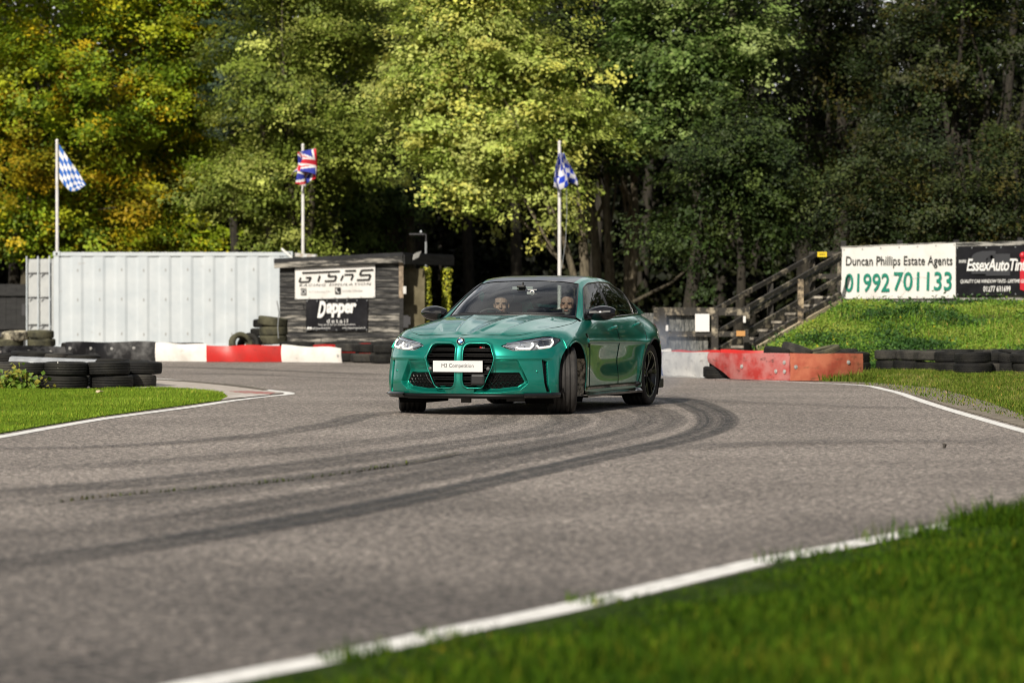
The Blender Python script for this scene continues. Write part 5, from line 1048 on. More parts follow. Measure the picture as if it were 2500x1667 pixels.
# snap the wheel openings to clean circles
RF, RR = .380, .382
for cx, R in ((1.4285, RF), (-1.4285, RR)):
    d = np.hypot(x-cx, z-.345); near = (np.abs(d-R) < .013) & (y > .7); k = np.where(near, R/np.maximum(d, 1e-6), 1)
    BD[..., 0] = cx+(BD[..., 0]-cx)*k; BD[..., 2] = .345+(BD[..., 2]-.345)*k
x, y, z = BD[..., 0], BD[..., 1], BD[..., 2]
NB = gnormals(BD); NB *= np.sign(NB[NU//3, NV//2, 1])
xm, ym, zm = mid(x), mid(y), mid(z)
sidec = (np.arange(NV-1)[None, :] > NV*.36) & (np.zeros(xm.shape) == 0)
open_ = ((np.hypot(xm-1.4285, zm-.345) < RF) | (np.hypot(xm+1.4285, zm-.345) < RR)) & (ym > .7)
hood = (sdpoly(xm, ym, [(2.085, -.2), (2.06, .30), (1.98, .52), (1.80, .70), (1.40, .772), (1.05, .795), (.78, .77), (.90, .45), (.93, -.2)]) < 0) & (zm > .72)
cab = (xm < .93) & (xm > -1.62) & (ym < .79-.0*xm) & (zm > .93)
jrow = np.arange(NV-1)[None, :]+0*xm
vj = surf(np.array([[(0, j, 0) for j in range(9)]]*2), 2, 5)  # noqa (keeps knots simple)
# belt row index: cells whose upper edge is row j3
kv = np.r_[0, np.cumsum(np.linalg.norm(np.diff(np.array(AB), axis=1), axis=2).mean(0))]; j3 = kv[3]/kv[-1]*(NV-1)
inner = jrow < j3-.5
DF = [(.885, .80), (.90, .70), (.88, .52), (.86, .40), (.83, .262), (-.27, .262), (-.29, .50), (-.285, .70), (-.265, .88), (-.24, 1.05), (.62, 1.05), (.78, .90)]
DR = [(-.27, .262), (-.29, .50), (-.285, .70), (-.265, .88), (-.24, 1.05), (-1.26, 1.05), (-1.235, .88), (-1.19, .76), (-1.09, .62), (-1.035, .50), (-1.0, .40), (-.96, .262)]
dfm = (sdpoly(xm, zm, DF) < 0) & ~inner & (ym > .7); drm = (sdpoly(xm, zm, DR) < 0) & ~inner & (ym > .7) & ~dfm
cabin_gap = inner & (xm < .90) & (xm > -1.95) & ~((xm > .80) & (ym > .70)) & (zm > .9)
front_w = (xm > .5) & ~hood & ~dfm & ~drm & ~open_ & ~cabin_gap
rear_w = (xm <= .5) & ~dfm & ~drm & ~open_ & ~cabin_gap
trunk = rear_w & (jrow < j3) & (xm < -1.95)
quarter = rear_w & ~trunk
part("bonnet", BD, hood, M_PAINT, car, NB, mirror='both')
part("boot_lid", BD, trunk, M_PAINT, car, NB, mirror='both')
doors = {}
for sd_ in ('left', 'right'):
    mir = 'right' if sd_ == 'right' else False
    part("front_wing", BD, front_w, M_PAINT, car, NB, mirror=mir)
    part("rear_wing", BD, quarter, M_PAINT, car, NB, mirror=mir)
    doors[sd_, 'f'] = part("door", BD, dfm & ~open_, M_PAINT, car, NB, mirror=mir); doors[sd_, 'r'] = part("door", BD, drm & ~open_, M_PAINT, car, NB, mirror=mir)
# panel gaps as fine dark lines lying on the skin
Vf = BD.reshape(-1, 3); Nf = NB.reshape(-1, 3)
def on_side(px_, pz, off=.002):
    m_ = Vf[:, 1] > .6; i = np.argmin(np.where(m_, (Vf[:, 0]-px_)**2+(Vf[:, 2]-pz)**2, 9)); q = Vf[i].copy(); q[0], q[2] = px_, pz; return Vector(q+Nf[i]*off)
def on_top(px_, py_, off=.001):
    m_ = Vf[:, 2] > .7; i = np.argmin(np.where(m_, (Vf[:, 0]-px_)**2+(Vf[:, 1]-py_)**2, 9)); q = Vf[i].copy(); q[0], q[1] = px_, py_; return Vector(q+Nf[i]*off)
def dens(poly, st=.03, closed=False):
    P = np.asarray(poly, float); k = np.r_[0, np.cumsum(np.hypot(*np.diff(P, axis=0).T))]; tt = np.linspace(0, k[-1], max(2, int(k[-1]/st))); return np.stack([np.interp(tt, k, P[:, i]) for i in range(2)], 1)
def mirrored(pts): return [Vector((p[0], -p[1], p[2])) for p in pts]
M_GAP = mat("panel_gap", (.004, .012, .009), .6)
sl = MB()
def smp(pts, it=12):
    A = np.array([tuple(q) for q in pts])
    for _ in range(it): A[1:-1] = .5*A[1:-1]+.25*(A[:-2]+A[2:])
    return [Vector(q) for q in A]
for line in (DF[:5], DR[:5], DR[5:], [DF[4], DF[5]], [DR[0], DR[-1]]):
    pts = [on_side(a, c) for a, c in dens([q for q in line if q[1] < .97 or True]) if c < .965]
    if len(pts) > 1: pts = smp(pts, 3); sl.tube(pts, .0036, 5); sl.tube(mirrored(pts), .0036, 5)
hp = [on_top(a, c) for a, c in dens([(2.085, .0), (2.06, .30), (1.98, .52), (1.80, .70), (1.40, .772), (1.05, .795), (.78, .77)])]
hp = smp(hp); sl.tube(hp, .0024, 5); sl.tube(mirrored(hp), .0024, 5)
sl.build("panel_gaps", M_GAP, car)
b = MB(); pts = [Vector(BD[0, j])-Vector(NB[0, j])*.007 for j in range(NV) if BD[0, j, 1] > .84 and BD[0, j, 2] > .655]
for q in (pts, mirrored(pts)): MB().tube(q, .009, 8).build("wing_edge", M_PAINT, car)
# ---------------------------------------------------------------- front bumper skin
top = [AB[0][j] for j in (0, 1, 2, 3, 4, 5)]
CN = [top,
 [(2.222, 0, .69), (2.212, .20, .69), (2.135, .46, .69), (1.95, .73, .712), (1.73, .875, .705), (1.688, .936, .62)],
 [(2.255, 0, .59), (2.247, .21, .59), (2.185, .47, .59), (2.00, .75, .592), (1.80, .888, .588), (1.745, .914, .52)],
 [(2.268, 0, .43), (2.260, .21, .43), (2.20, .47, .43), (2.02, .755, .43), (1.845, .893, .43), (1.805, .902, .42)],
 [(2.265, 0, .30), (2.257, .21, .30), (2.20, .47, .30), (2.025, .755, .30), (1.86, .892, .30), (1.812, .90, .31)],
 [(2.235, 0, .215), (2.227, .21, .215), (2.175, .46, .215), (2.01, .745, .215), (1.855, .885, .215), (1.81, .897, .215)]]
FU, FV = 310, 560
FS = surf(CN, FU, FV, 25)
x, y, z = FS[..., 0].copy(), FS[..., 1].copy(), FS[..., 2].copy()
KID = [(.040, .665), (.060, .698), (.10, .709), (.265, .709), (.305, .690), (.350, .580), (.354, .550), (.335, .47), (.255, .295), (.228, .272), (.085, .272), (.050, .295), (.038, .34)]
INT = [(.300, .425), (.600, .428), (.612, .418), (.653, .335), (.646, .315), (.585, .264), (.40, .237), (.222, .237)]
UND = [(.30, .548), (.555, .548), (.60, .50), (.715, .335), (.63, .236), (.15, .236)]
LAMP = [(.405, .690), (.43, .675), (.52, .640), (.66, .642), (.80, .655), (.90, .685), (.955, .735), (.95, .757), (.86, .778), (.76, .778), (.60, .752), (.47, .718)]
# length along the bumper from the centre, so the lamp outline can wrap round the corner
arc = np.concatenate([np.zeros((FU, 1)), np.cumsum(np.hypot(np.diff(x, axis=1), np.diff(y, axis=1)), 1)], 1)
ye = np.where(y < .60, y, .60+(arc-np.take_along_axis(arc, np.argmax(y >= .60, 1)[:, None], 1))*.80)
kd, nd, ud, ld = sdpoly(y, z, KID), sdpoly(y, z, INT), sdpoly(y, z, UND), sdpoly(ye, z, LAMP)
SLT = [(.775, .55), (.815, .53), (.83, .30), (.845, .225), (.815, .225), (.80, .32)]; sd2 = sdpoly(y, z, SLT)
d = np.zeros_like(x)
# crease under the lamps, undercut above the side intakes, with a crisp slanted edge to the outer blade
outer = (y-.60)*1.0+(z-.50)*.60
udn = sdpoly(y, z, [(.30, .80), (.462, .80), (.668, .335), (.660, .312), (.592, .256), (.40, .229), (.15, .229)])
d += (.014+.058*sstep(.552, .44, z))*sstep(.553, .540, z)*sstep(.003, -.005, udn)*(kd > -.01)
d -= .010*np.exp(-((z-.566)/.016)**2)*(y > .34)*sstep(.87, .80, y)
d += .010*sstep(.003, -.004, nd)
d -= .010*np.exp(-(kd/.014)**2)*(kd > -.02)           # raised surround of the kidneys
d += .065*sstep(.001, -.007, kd)
d += .012*sstep(.003, -.006, ld)
d += .05*sstep(.002, -.007, sd2)
d *= np.minimum(1, np.arange(FU)/4)[:, None]*sstep(0, .03, arc[:, -1:]-arc)
NF0 = gnormals(FS); NF0 *= np.sign(NF0[FU//2, 5, 0])
FS0 = FS.copy(); FS = FS-NF0*d[..., None]
NF = gnormals(FS); NF *= np.sign(NF[FU//2, 5, 0])
kdm, ndm, ldm, sdm = mid(kd), mid(nd), mid(ld), mid(sd2)
fopen = (np.hypot(mid(FS[..., 0])-1.4285, mid(FS[..., 2])-.345) < RF+.018) & (mid(FS[..., 1]) > .7)
blk = (kdm < -.003) | (ndm < -.001) | (sdm < -.002)
bump = part("front_bumper", FS, ~blk & (ldm > 0) & ~fopen, M_PAINT, car, NF, mirror='both')
KR = {1: part("kidney_grille", FS, (kdm < -.003), M_MBLK, car, NF, mirror=False), -1: part("kidney_grille", FS, (kdm < -.003), M_MBLK, car, NF, mirror='right')}
for mir in (False, 'right'):
    part("lower_intake", FS, (ndm < -.001) & (kdm > 0), M_MBLK, car, NF, mirror=mir); part("air_curtain_slot", FS, (sdm < -.002), M_GBLK, car, NF, mirror=mir)
F0 = FS0.reshape(-1, 3); FN0 = NF0.reshape(-1, 3); FY = ye.ravel(); FYr = F0[:, 1]
def on_front(yy, zz, off=0.0, wrap=False):
    s = -1 if yy < 0 else 1; i = np.argmin(((FY if wrap else FYr)-abs(yy))**2+(F0[:, 2]-zz)**2); q = F0[i]+FN0[i]*off
    return Vector((q[0], s*q[1], q[2]))
# kidneys: bright edge line and twin slats
b = MB(); bb = MB()
for s in (1, -1):
    b = MB(); ring = smp([on_front(s*a, c, .008) for a, c in dens(KID+[KID[0]], .012)], 2); b.tube(ring+[ring[1]], .0055, 8); b.build("grille_surround", M_PAINT, KR[s])
KP = np.array(KID); M_MESH = mat('mesh_black', (.008, .008, .008), .35, spec=.4)
def span(zz):
    xs = []
    for i in range(len(KP)):
        a, c = KP[i-1], KP[i]
        if (a[1]-zz)*(c[1]-zz) < 0: xs.append(a[0]+(c[0]-a[0])*(zz-a[1])/(c[1]-a[1]))
    return min(xs), max(xs)
for s, nm in ((1, 'l'), (-1, 'r')):
    sb = MB()
    for zz in np.arange(.2972, .70, .0585):
        for o in (0, .021):
            if zz+o > .703 or zz+o < .275: continue
            y0, y1 = span(zz+o); pts = [on_front(s*q, zz+o, -.022) for q in np.linspace(y0+.004, y1-.004, 9)]
            vs = []; 
            for q in pts: vs.append([q+Vector((.016, 0, .003)), q+Vector((.016, 0, -.003)), q+Vector((-.02, 0, -.005)), q+Vector((-.02, 0, .005))])
            sb.grid([r+[r[0]] for r in vs], smooth=False)
    sb.build("slats", M_GBLK, KR[s])
# mesh in the side intakes: rows of flat hexagons
for s in (1, -1):
    hb = MB()
    for r in range(-1, 6):
        zz = .245+r*.036
        for c in range(0, 12):
            yy = .20+c*.048+(.024 if r % 2 else 0); pts = []
            for (a, q) in ((-.024, -.006), (-.012, -.006), (-.004, .012), (.012, .012), (.020, -.006), (.024, -.006)):
                if inpoly(np.array(yy+a), np.array(zz+q), INT) and sdpoly(np.array(yy+a), np.array(zz+q), KID) > .012: pts.append(on_front(s*(yy+a), zz+q, -.076))
            if len(pts) > 1: hb.tube(pts, .0030, 4, smooth=False)
    pts = [on_front(s*a, c, -.070) for a, c in ((.33, .30), (.38, .36), (.41, .42))]; hb.tube(pts, .003, 4); hb.build("intake_mesh", M_MESH, car)
# number plate, radar, sensors, badges
pc = Vector((2.292, 0, .485)); pl = MB(); pl.box(pc, (.012, .52, .111)); o = pl.build("number_plate", M_WHPL, car, .004)
tx = put_text("lettering", "M3 Competition", pc+Vector((.0075, -.168, -.022)), (0, 1, 0), (0, 0, 1), .335, .050, mat("plate_ink", (.03, .03, .03), .5), o)
MB().box((2.262, .20, .355), (.05, .145, .105)).build("radar_panel", M_SBLK, car, .018)
for s in (1, -1): MB().lathe([(0, .012), (.017, .012), (.02, 0)], 14, 0, 'x', (2.252, s*.302, .462)).build("parking_sensor", mat("sensor_grey", (.10, .10, .10), .4), car)
for s in (1, -1):
    q = on_front(s*.735, .435, .0); MB().lathe([(0, .004), (.011, .004), (.013, -.004)], 14, 0, 'x', q).build("parking_sensor", M_PAINT, car)
q = on_front(.0, .728, .004); bd = MB(); nx = Vector((.83, 0, .55)).normalized(); ey = Vector((0, 1, 0)); ezz = nx.cross(ey)
def disc(bm, c, r, off, mi, a0=0, a1=2*math.pi, n=24):
    o_ = c+nx*off; pts = [o_+ey*(r*math.cos(a))+ezz*(r*math.sin(a)) for a in np.linspace(a0, a1, n)]
    if a1-a0 < 6: bm.add([o_]+pts, [(0, i, i+1) for i in range(1, n)], mi)
    else: bm.add(pts[:-1], [tuple(range(n-1))], mi)
disc(bd, q, .041, .004, 0); disc(bd, q, .039, .007, 1); disc(bd, q, .025, .009, 0)
disc(bd, q, .023, .011, 2, 0, math.pi/2, 8); disc(bd, q, .023, .011, 2, math.pi, 1.5*math.pi, 8); disc(bd, q, .023, .011, 3, math.pi/2, math.pi, 8); disc(bd, q, .023, .011, 3, 1.5*math.pi, 2*math.pi, 8)
rim_ = [q+nx*.008+ey*(.040*math.cos(a))+ezz*(.040*math.sin(a)) for a in np.linspace(0, 6.2832, 25)]; bd.tube(rim_, .0035, 6, 0)
for a in (55, 90, 125): 
    c_ = q+nx*.010+ey*(.031*math.cos(math.radians(a)))+ezz*(-.031*math.sin(math.radians(a)))*-1
    bd.box(c_, (.003, .007, .009), 0)
bd.build("roundel_badge", [M_CHR, M_GBLK, mat("badge_white", (.8, .8, .8), .3), mat("badge_blue", (.05, .25, .6), .3)], car)
g_ = on_front(.225, .672, .0)
mb_ = MB(); mb_.box(g_+Vector((.0, -.012, 0)), (.01, .018, .014), 0); mb_.box(g_+Vector((0, .012, -.006)), (.01, .036, .004), 1); mb_.box(g_+Vector((0, .006, .003)), (.01, .005, .012), 1); mb_.box(g_+Vector((0, .024, .003)), (.01, .005, .012), 1)
mb_.build("grille_badge", [mat("badge_red", (.5, .02, .03), .3), M_CHR], car)
# splitter lip
lip = MB(); rows = []
for s_ in np.linspace(-1, 1, 61):
    yy = s_*.905; i = np.argmin((FS0[-1, :, 1]-abs(yy))**2); e0 = FS0[-1, i]
    xx = e0[0]; rows.append([Vector((xx-.01, yy, .217)), Vector((xx+.012, yy, .205)), Vector((xx+.016, yy, .178)), Vector((xx-.03, yy, .165)), Vector((xx-.30, yy, .160))])
lip.grid(rows); lip.build("splitter", mat("splitter_black", (.005, .005, .005), .4, spec=.2), car)
for s in (1, -1):
    b = MB(); P_ = [on_front(s*q, .222, .012) for q in np.linspace(.62, .90, 10)]
    b.grid([[q+Vector((0, 0, .005)), q+Vector((.03, s*.018, -.012)), q+Vector((.0, 0, -.04))] for q in P_]); P2 = P_[-1]
    b.add([P2+Vector((0, 0, 0)), P2+Vector((-.11, s*.022, -.01)), P2+Vector((-.11, s*.012, .075)), P2+Vector((-.02, s*.002, .02))], [(0, 1, 2, 3)])
    b.build("splitter_winglet", M_GBLK, car)
# headlights
for s, mir in ((1, False), (-1, 'right')):
    hl = part("headlight", FS, (ldm < -.0045), mat("lamp_bowl", (.50, .51, .53), .3, .35) if s == 1 else bpy.data.materials["lamp_bowl"], car, NF, mirror=mir)
    part("lamp_rim", FS, (ldm < 0) & (ldm >= -.0075), M_GBLK, hl, NF, mirror=mir)
    b = MB()
    def strip_(poly, wd, off=.004):
        pts = [on_front(s*a, c, off, True) for a, c in dens(poly, .012)]; b.tube(pts, wd, 6)
    strip_([(.545, .672), (.575, .656), (.665, .656), (.690, .690), (.672, .716)], .0105); strip_([(.715, .690), (.745, .664), (.855, .676), (.885, .715), (.868, .748)], .0105)
    b.build("light_strip", M_DRL, hl)
    b = MB()
    for c_, r_2 in (((.600, .690), .027), ((.790, .705), .030)):
        q = on_front(s*c_[0], c_[1], -.012, True); b.lathe([(r_2, .02), (r_2*.8, .0), (0, -.006)], 18, 0, 'x', q)
    for (a0, c0), (a1, c1) in (((.45, .708), (.66, .738)), ((.66, .735), (.88, .764)), ((.43, .688), (.53, .66))):
        pts = [on_front(s*(a0+(a1-a0)*q), c0+(c1-c0)*q, -.003, True) for q in np.linspace(0, 1, 9)]; b.tube(pts, .012, 6)
    b.build("projector", mat("lamp_chrome", (.75, .78, .85), .12, 1.0) if s == 1 else bpy.data.materials["lamp_chrome"], hl)
    part("lens", FS0+NF0*.003, (ldm < -.002), M_LENS, hl, NF0, mirror=mir)
# ---------------------------------------------------------------- greenhouse
GH = [
 [(.70, .790, .928), (.66, .745, .95), (.60, .695, .968)],
 [(.46, .800, .938), (.42, .740, 1.04), (.345, .625, 1.140)],
 [(.10, .803, .950), (.09, .705, 1.16), (.035, .550, 1.312)],
 [(-.30, .803, .958), (-.30, .708, 1.19), (-.30, .572, 1.372)],
 [(-.80, .798, .969), (-.80, .703, 1.195), (-.80, .570, 1.372)],
 [(-1.22, .781, .981), (-1.22, .690, 1.17), (-1.22, .562, 1.312)],
 [(-1.60, .742, .991), (-1.60, .665, 1.12), (-1.60, .560, 1.205)],
 [(-1.92, .700, .998), (-1.92, .655, 1.06), (-1.92, .600, 1.092)],
 [(-2.15, .662, 1.0), (-2.14, .650, 1.01), (-2.13, .635, 1.018)]]
GU, GV = 300, 70
G_ = surf(GH, GU, GV, 6); NG = gnormals(G_); NG *= np.sign(NG[GU//2, GV//2, 1])
gx_, gz_ = mid(G_[..., 0]), mid(G_[..., 2])
DLO = [(.60, .945), (.36, 1.090), (.18, 1.200), (.03, 1.278), (-.14, 1.322), (-.48, 1.340), (-.85, 1.335), (-1.12, 1.29), (-1.36, 1.205), (-1.50, 1.12), (-1.58, 1.045), (-1.56, 1.006), (-1.0, .984), (0, .960)]
dl = sdpoly(gx_, gz_, DLO); gf = gx_ > -.27+.10*(gz_-1.0)*0; bp1 = np.abs(gx_+.30+.12*(gz_-1.0)) < .042; bp2 = np.abs(gx_+1.28+.30*(gz_-1.0)) < .016
fr_w = (dl < 0) & (gx_ > -.30-.12*(gz_-1.0)) & ~bp1; rr_w = (dl < 0) & (gx_ <= -.30-.12*(gz_-1.0)) & ~bp1 & ~bp2 & (gx_ > -1.28-.30*(gz_-1.0)); qt_w = (dl < 0) & ~bp1 & ~bp2 & ~fr_w & ~rr_w
for s, mir in (('left', False), ('right', 'right')):
    part("cant_rail", G_, dl >= 0, M_PAINT, car, NG, mirror=mir)
    part("window", G_, fr_w, M_GLASSF, doors[s, 'f'], NG, mirror=mir); part("window", G_, rr_w, M_GLASST, doors[s, 'r'], NG, mirror=mir)
    part("quarter_window", G_, qt_w, M_GLASST, car, NG, mirror=mir)
    part("pillar_trim", G_, (dl < 0) & bp1, M_PIL, car, NG, mirror=mir); part("pillar_trim", G_, (dl < 0) & bp2, M_PIL, car, NG, mirror=mir)
GVf = G_.reshape(-1, 3); GNf = NG.reshape(-1, 3)
def on_gh(a, c, off=.003): i = np.argmin((GVf[:, 0]-a)**2+(GVf[:, 2]-c)**2); q = GVf[i].copy(); q[0], q[2] = a, c; return Vector(q+GNf[i]*off)
wt = MB(); pts = smp([on_gh(a, c) for a, c in dens(DLO+[DLO[0]], .02)], 5)
wt.tube(pts, .008, 6); wt.tube(mirrored(pts), .008, 6)
pts = [on_gh(-1.28-.30*(c-1.0), c, .006) for c in np.linspace(1.0, 1.27, 8)]; wt.tube(pts, .006, 6); wt.tube(mirrored(pts), .006, 6)
wt.build("window_trim", M_GBLK, car)
# roof
RFn = []
for gi, cz, cx_ in ((2, 1.348, .10), (3, 1.403, -.30), (4, 1.408, -.78), (5, 1.358, -1.24)):
    e = Vector(GH[gi][2]); e2 = Vector(GH[gi][1]); out = (e-e2).normalized()
    RFn.append([(cx_, 0, cz), (cx_*.8+e.x*.2, .24, cz-.004), (cx_*.45+e.x*.55, .42, cz*.72+e.z*.28), (e.x, .515, e.z+.012), (e.x, e.y, e.z)])
RS = surf(RFn, 90, 60, 4); NR = gnormals(RS); NR *= np.sign(NR[40, 5, 2])
rm = mid(RS[..., 1])
part("roof", RS, rm < .50, M_CARB, car, NR, mirror='both'); part("roof_rail", RS, rm >= .50, M_PAINT, car, NR, mirror='both')
# windscreen and rear window
WS = [[(.83, 0, .995), (.79, .35, .998), (.70, .58, .985), (.60, .692, .970)],
      [(.47, 0, 1.200), (.445, .31, 1.195), (.39, .53, 1.178), (.335, .628, 1.145)],
      [(.10, 0, 1.348), (.088, .24, 1.344), (.060, .42, 1.334), (.035, .545, 1.314)]]
W_ = surf(WS, 40, 60); NW = gnormals(W_); NW *= np.sign(NW[20, 5, 2])
allc = np.ones((39, 59), bool); wsd = part("windscreen", W_, allc, M_GLASS, car, NW, mirror='both')
fr2 = allc.copy(); fr2[2:-3, :-3] = False
part("frit_band", W_-NW*.004, fr2, M_MBLK, wsd, NW, mirror='both')
b = MB(); pts = [Vector(W_[i, -1]+NW[i, -1]*.001) for i in range(40)]; b.tube(pts, .007, 6); b.tube(mirrored(pts), .007, 6)
pts = [Vector(W_[-1, j]+NW[-1, j]*.002) for j in range(60)]; b.tube(pts, .004, 6); b.tube(mirrored(pts), .004, 6); b.build("windscreen_seal", M_GBLK, wsd)
b = MB(); pts = [Vector(W_[0, j]+[.02, 0, -.012]) for j in range(60)]; b.tube(pts[::-1]+mirrored(pts)[1:], .022, 8); b.build("scuttle_panel", M_SBLK, car)
b = MB()                                                    # wipers at the foot of the screen
for y0, y1 in ((-.55, .02), (.05, .60)):
    pts = [Vector((np.interp(abs(q), [0, .35, .6, .74], [.82, .785, .69, .59]), q, 1.012-.02*abs(q)**2)) for q in np.linspace(y0, y1, 9)]; b.tube(pts, .008, 6)
b.build("wiper", M_SBLK, car)
bk = surf([[(-1.24, 0, 1.358), (-1.235, .30, 1.352), (-1.22, .562, 1.312)], [(-1.60, 0, 1.235), (-1.60, .30, 1.23), (-1.60, .56, 1.205)], [(-1.99, 0, 1.07), (-1.98, .30, 1.065), (-1.93, .60, 1.085)]], 24, 30)
part("rear_window", bk, np.ones((23, 29), bool), M_GLASS, car, mirror='both')
b = MB(); b.add([(.115, .085, .0), (.115, -.085, .0), (.115, .03, .01)], []); 
q0 = Vector((.40, .155, 1.222)); b.lathe([(.016, 0), (.026, 0), (.026, .003), (.016, .003)], 16, 0, 'x', q0); b.box(q0+Vector((0, -.042, -.004)), (.003, .034, .026), 0); b.box(q0+Vector((0, .0, .032)), (.003, .10, .006), 0); b.box(q0+Vector((.0, 0, 0)), (.003, .012, .012), 0)
b.build("screen_sticker", M_WHPL, wsd)
# ---------------------------------------------------------------- flank trim
HY = lambda a, c: on_side(a, c, 0)
for s in (1, -1):
    for (hx, hz, k) in ((-.155, .845, 'f'), (-1.03, .872, 'r')):
        P_ = []
        for q in np.linspace(0, 1, 9):
            c_ = on_side(hx+.10-.20*q, hz+.006*q, .006+.030*math.sin(math.pi*q)**.6); P_.append(Vector((c_.x, s*c_.y, c_.z)))
        bb = MB(); bb.tube(P_, [.010+.009*math.sin(math.pi*i/8) for i in range(9)], 10); bb.build("door_handle", M_PAINT, doors['left' if s == 1 else 'right', k])
        c_ = on_side(hx, hz+.0, -.002); bb = MB(); bb.lathe([(0, .004), (.045, .003), (.052, 0)], 20, 0, 'y', (c_.x, s*c_.y, c_.z)); bb.build("handle_cup", M_PAINT, doors['left' if s == 1 else 'right', k])
    sk = MB(); R_ = []
    for q in np.linspace(1.02, -1.02, 40):
        e = on_side(q, .262, .0); R_.append([Vector((q, s*(e.y-.004), .275)), Vector((q, s*(e.y+.006), .25)), Vector((q, s*(e.y-.012), .205)), Vector((q, s*(e.y+.020), .172)), Vector((q, s*(e.y+.018), .150)), Vector((q, s*(e.y-.25), .145))])
    sk.grid(R_, smooth=False); sk.build("side_skirt", M_GBLK, car)
    v = MB(); c0_ = on_side(.955, .80, .004); c1_ = on_side(.945, .66, .006); c0_.y *= s; c1_.y *= s
    v.beam(c0_, c1_, .045, .012, up=(0, 1, 0)); v.build("wing_vent", M_GBLK, car)
    # door mirror
    mr = MB(); root_y = s*.80; c = Vector((.52, s*.985, .985)); rows = []
    for a in np.linspace(0, 1, 13):
        yy = .785+.285*a; r = math.sin(math.pi*(.10+.86*a))**.45; rows.append([Vector(((.43-.03*a)+.085*r*math.cos(t_)*(1.15 if math.cos(t_) > 0 else .55), s*yy, .998+.014*a+.082*r*math.sin(t_)*(1 if math.sin(t_) > 0 else .95))) for t_ in np.linspace(0, 2*math.pi, 19)])
    mr.grid(rows); mr.add(rows[0][:-1], [tuple(range(18))]); mr.add(rows[-1][:-1], [tuple(range(18))])
    o = mr.build("door_mirror", M_GBLK, car)
    b = MB(); b.tube([(.50, s*.76, .955), (.47, s*.82, .968), (.44, s*.87, .975)], [.03, .026, .022], 8); b.add([(.66, s*.800, .945), (.46, s*.812, .950), (.47, s*.765, 1.03), (.60, s*.782, .985)], [(0, 1, 2, 3)]); b.build("mirror_arm", M_GBLK, o)
    b = MB(); b.grid([[Vector((.528-.03*a, s*(.815+.22*a), 1.008+.010*a)), Vector((.518-.03*a, s*(.815+.22*a), 1.030+.008*a))] for a in np.linspace(0, 1, 6)]); b.build("mirror_cap_edge", M_CHR if False else M_SBLK, o)
    gm = MB(); gm.box((.385, s*.925, 1.0), (.006, .18, .09)); gm.build("mirror_glass", M_CHR, o)
# tail
b = MB(); edge_ = [Vector(BD[-1, j]) for j in range(0, NV, 6)]+[Vector(BD[-1, -1])]
rows = [[Vector((e.x, e.y, e.z)), Vector((e.x-.06-.0*e.z, e.y*.93, e.z*.98+.01)), Vector((-2.50, e.y*.6, e.z*.95+.02)), Vector((-2.52, 0, e.z*.92+.03))] for e in edge_]
b.grid(rows); b.grid([[Vector((q.x, -q.y, q.z)) for q in r] for r in rows]); rb = b.build("rear_bumper", M_PAINT, car)
for s in (1, -1):
    P_ = surf([[(-2.20, s*.775, .86), (-2.30, s*.715, .885), (-2.42, s*.60, .90)], [(-2.18, s*.812, .79), (-2.305, s*.738, .80), (-2.44, s*.60, .80)]], 6, 16); part("tail_light", P_, np.ones((5, 15), bool), M_REDL, car, mirror=False)
    MB().box((-2.30, s*.74, .215), (.34, .10, .10)).build("diffuser_fin", M_SBLK, car, .01)
MB().add([(-2.48, -.75, .20), (-2.48, .75, .20), (-2.0, .7, .17), (-2.0, -.7, .17), (-2.50, -.75, .33), (-2.50, .75, .33)], [(0, 1, 2, 3), (0, 1, 5, 4)]).build("diffuser", M_SBLK, car)
# floor pan and wheel housings
MB().box((.0, 0, .19), (2.0, 1.60, .05)).box((1.40, 0, .26), (.9, 1.0, .16)).box((-1.75, 0, .27), (1.4, 1.0, .16)).build("underbody", M_MBLK, car)
MB().box((1.92, 0, .172), (.35, 1.2, .02)).box((1.9, -.05, .15), (.03, .10, .07)).box((1.65, .45, .15), (.05, .3, .05)).build("undertray", mat("undertray_grey", (.05, .05, .05), .5), car)
for s in (1, -1):
    for cx, R, nm in ((1.4285, RF+.006, 'f'), (-1.4285, RR+.006, 'r')):
        b = MB(); n = 40; rows = []
        for i in range(n+1):
            a = math.radians(-38+256*i/n); e = on_side(cx+R*math.cos(a), min(max(.345+R*math.sin(a), .24), .9), -.006)
            fy = .82 if (nm == 'f' and i < n*.36) else min(e.y, .96)
            rows.append([Vector((cx+R*math.cos(a), s*fy, .345+R*math.sin(a))), Vector((cx+R*math.cos(a), s*.52, .345+R*math.sin(a)))])
        b.grid(rows); b.add([Vector((r[1].x, r[1].y, r[1].z)) for r in rows], [tuple(range(n+1))])
        lin = b.build("wheel_housing", M_MBLK, car)
        if nm == 'f':                                   # dusty splash back behind the front wheel
            b = MB(); rows = []
            for i in range(26):
                a = math.radians(148+62*i/25); e = on_side(cx+R*math.cos(a), min(max(.345+R*math.sin(a), .24), .9), -.004)
                rr_ = R-.004; zz = max(.345+rr_*math.sin(a), .165)
                rows.append([Vector((cx+rr_*math.cos(a), s*(e.y-.002-.04*q), zz)) for q in range(6)])
            b.grid(rows); b.build("splash_guard", M_MUD, lin)
        lp_ = MB(); pts = []
        for i in range(n+1):
            a = math.radians((62 if nm == 'f' else -14)+(132 if nm == 'f' else 208)*i/n); q = (cx+(R-.006)*math.cos(a), .345+(R-.006)*math.sin(a)); e = on_side(q[0], max(q[1], .22), .002); pts.append(Vector((q[0], s*e.y, q[1])))
        lp_.tube(pts, .008, 6); lp_.build("arch_lip", M_PAINT if nm == 'f' else M_SBLK, car)
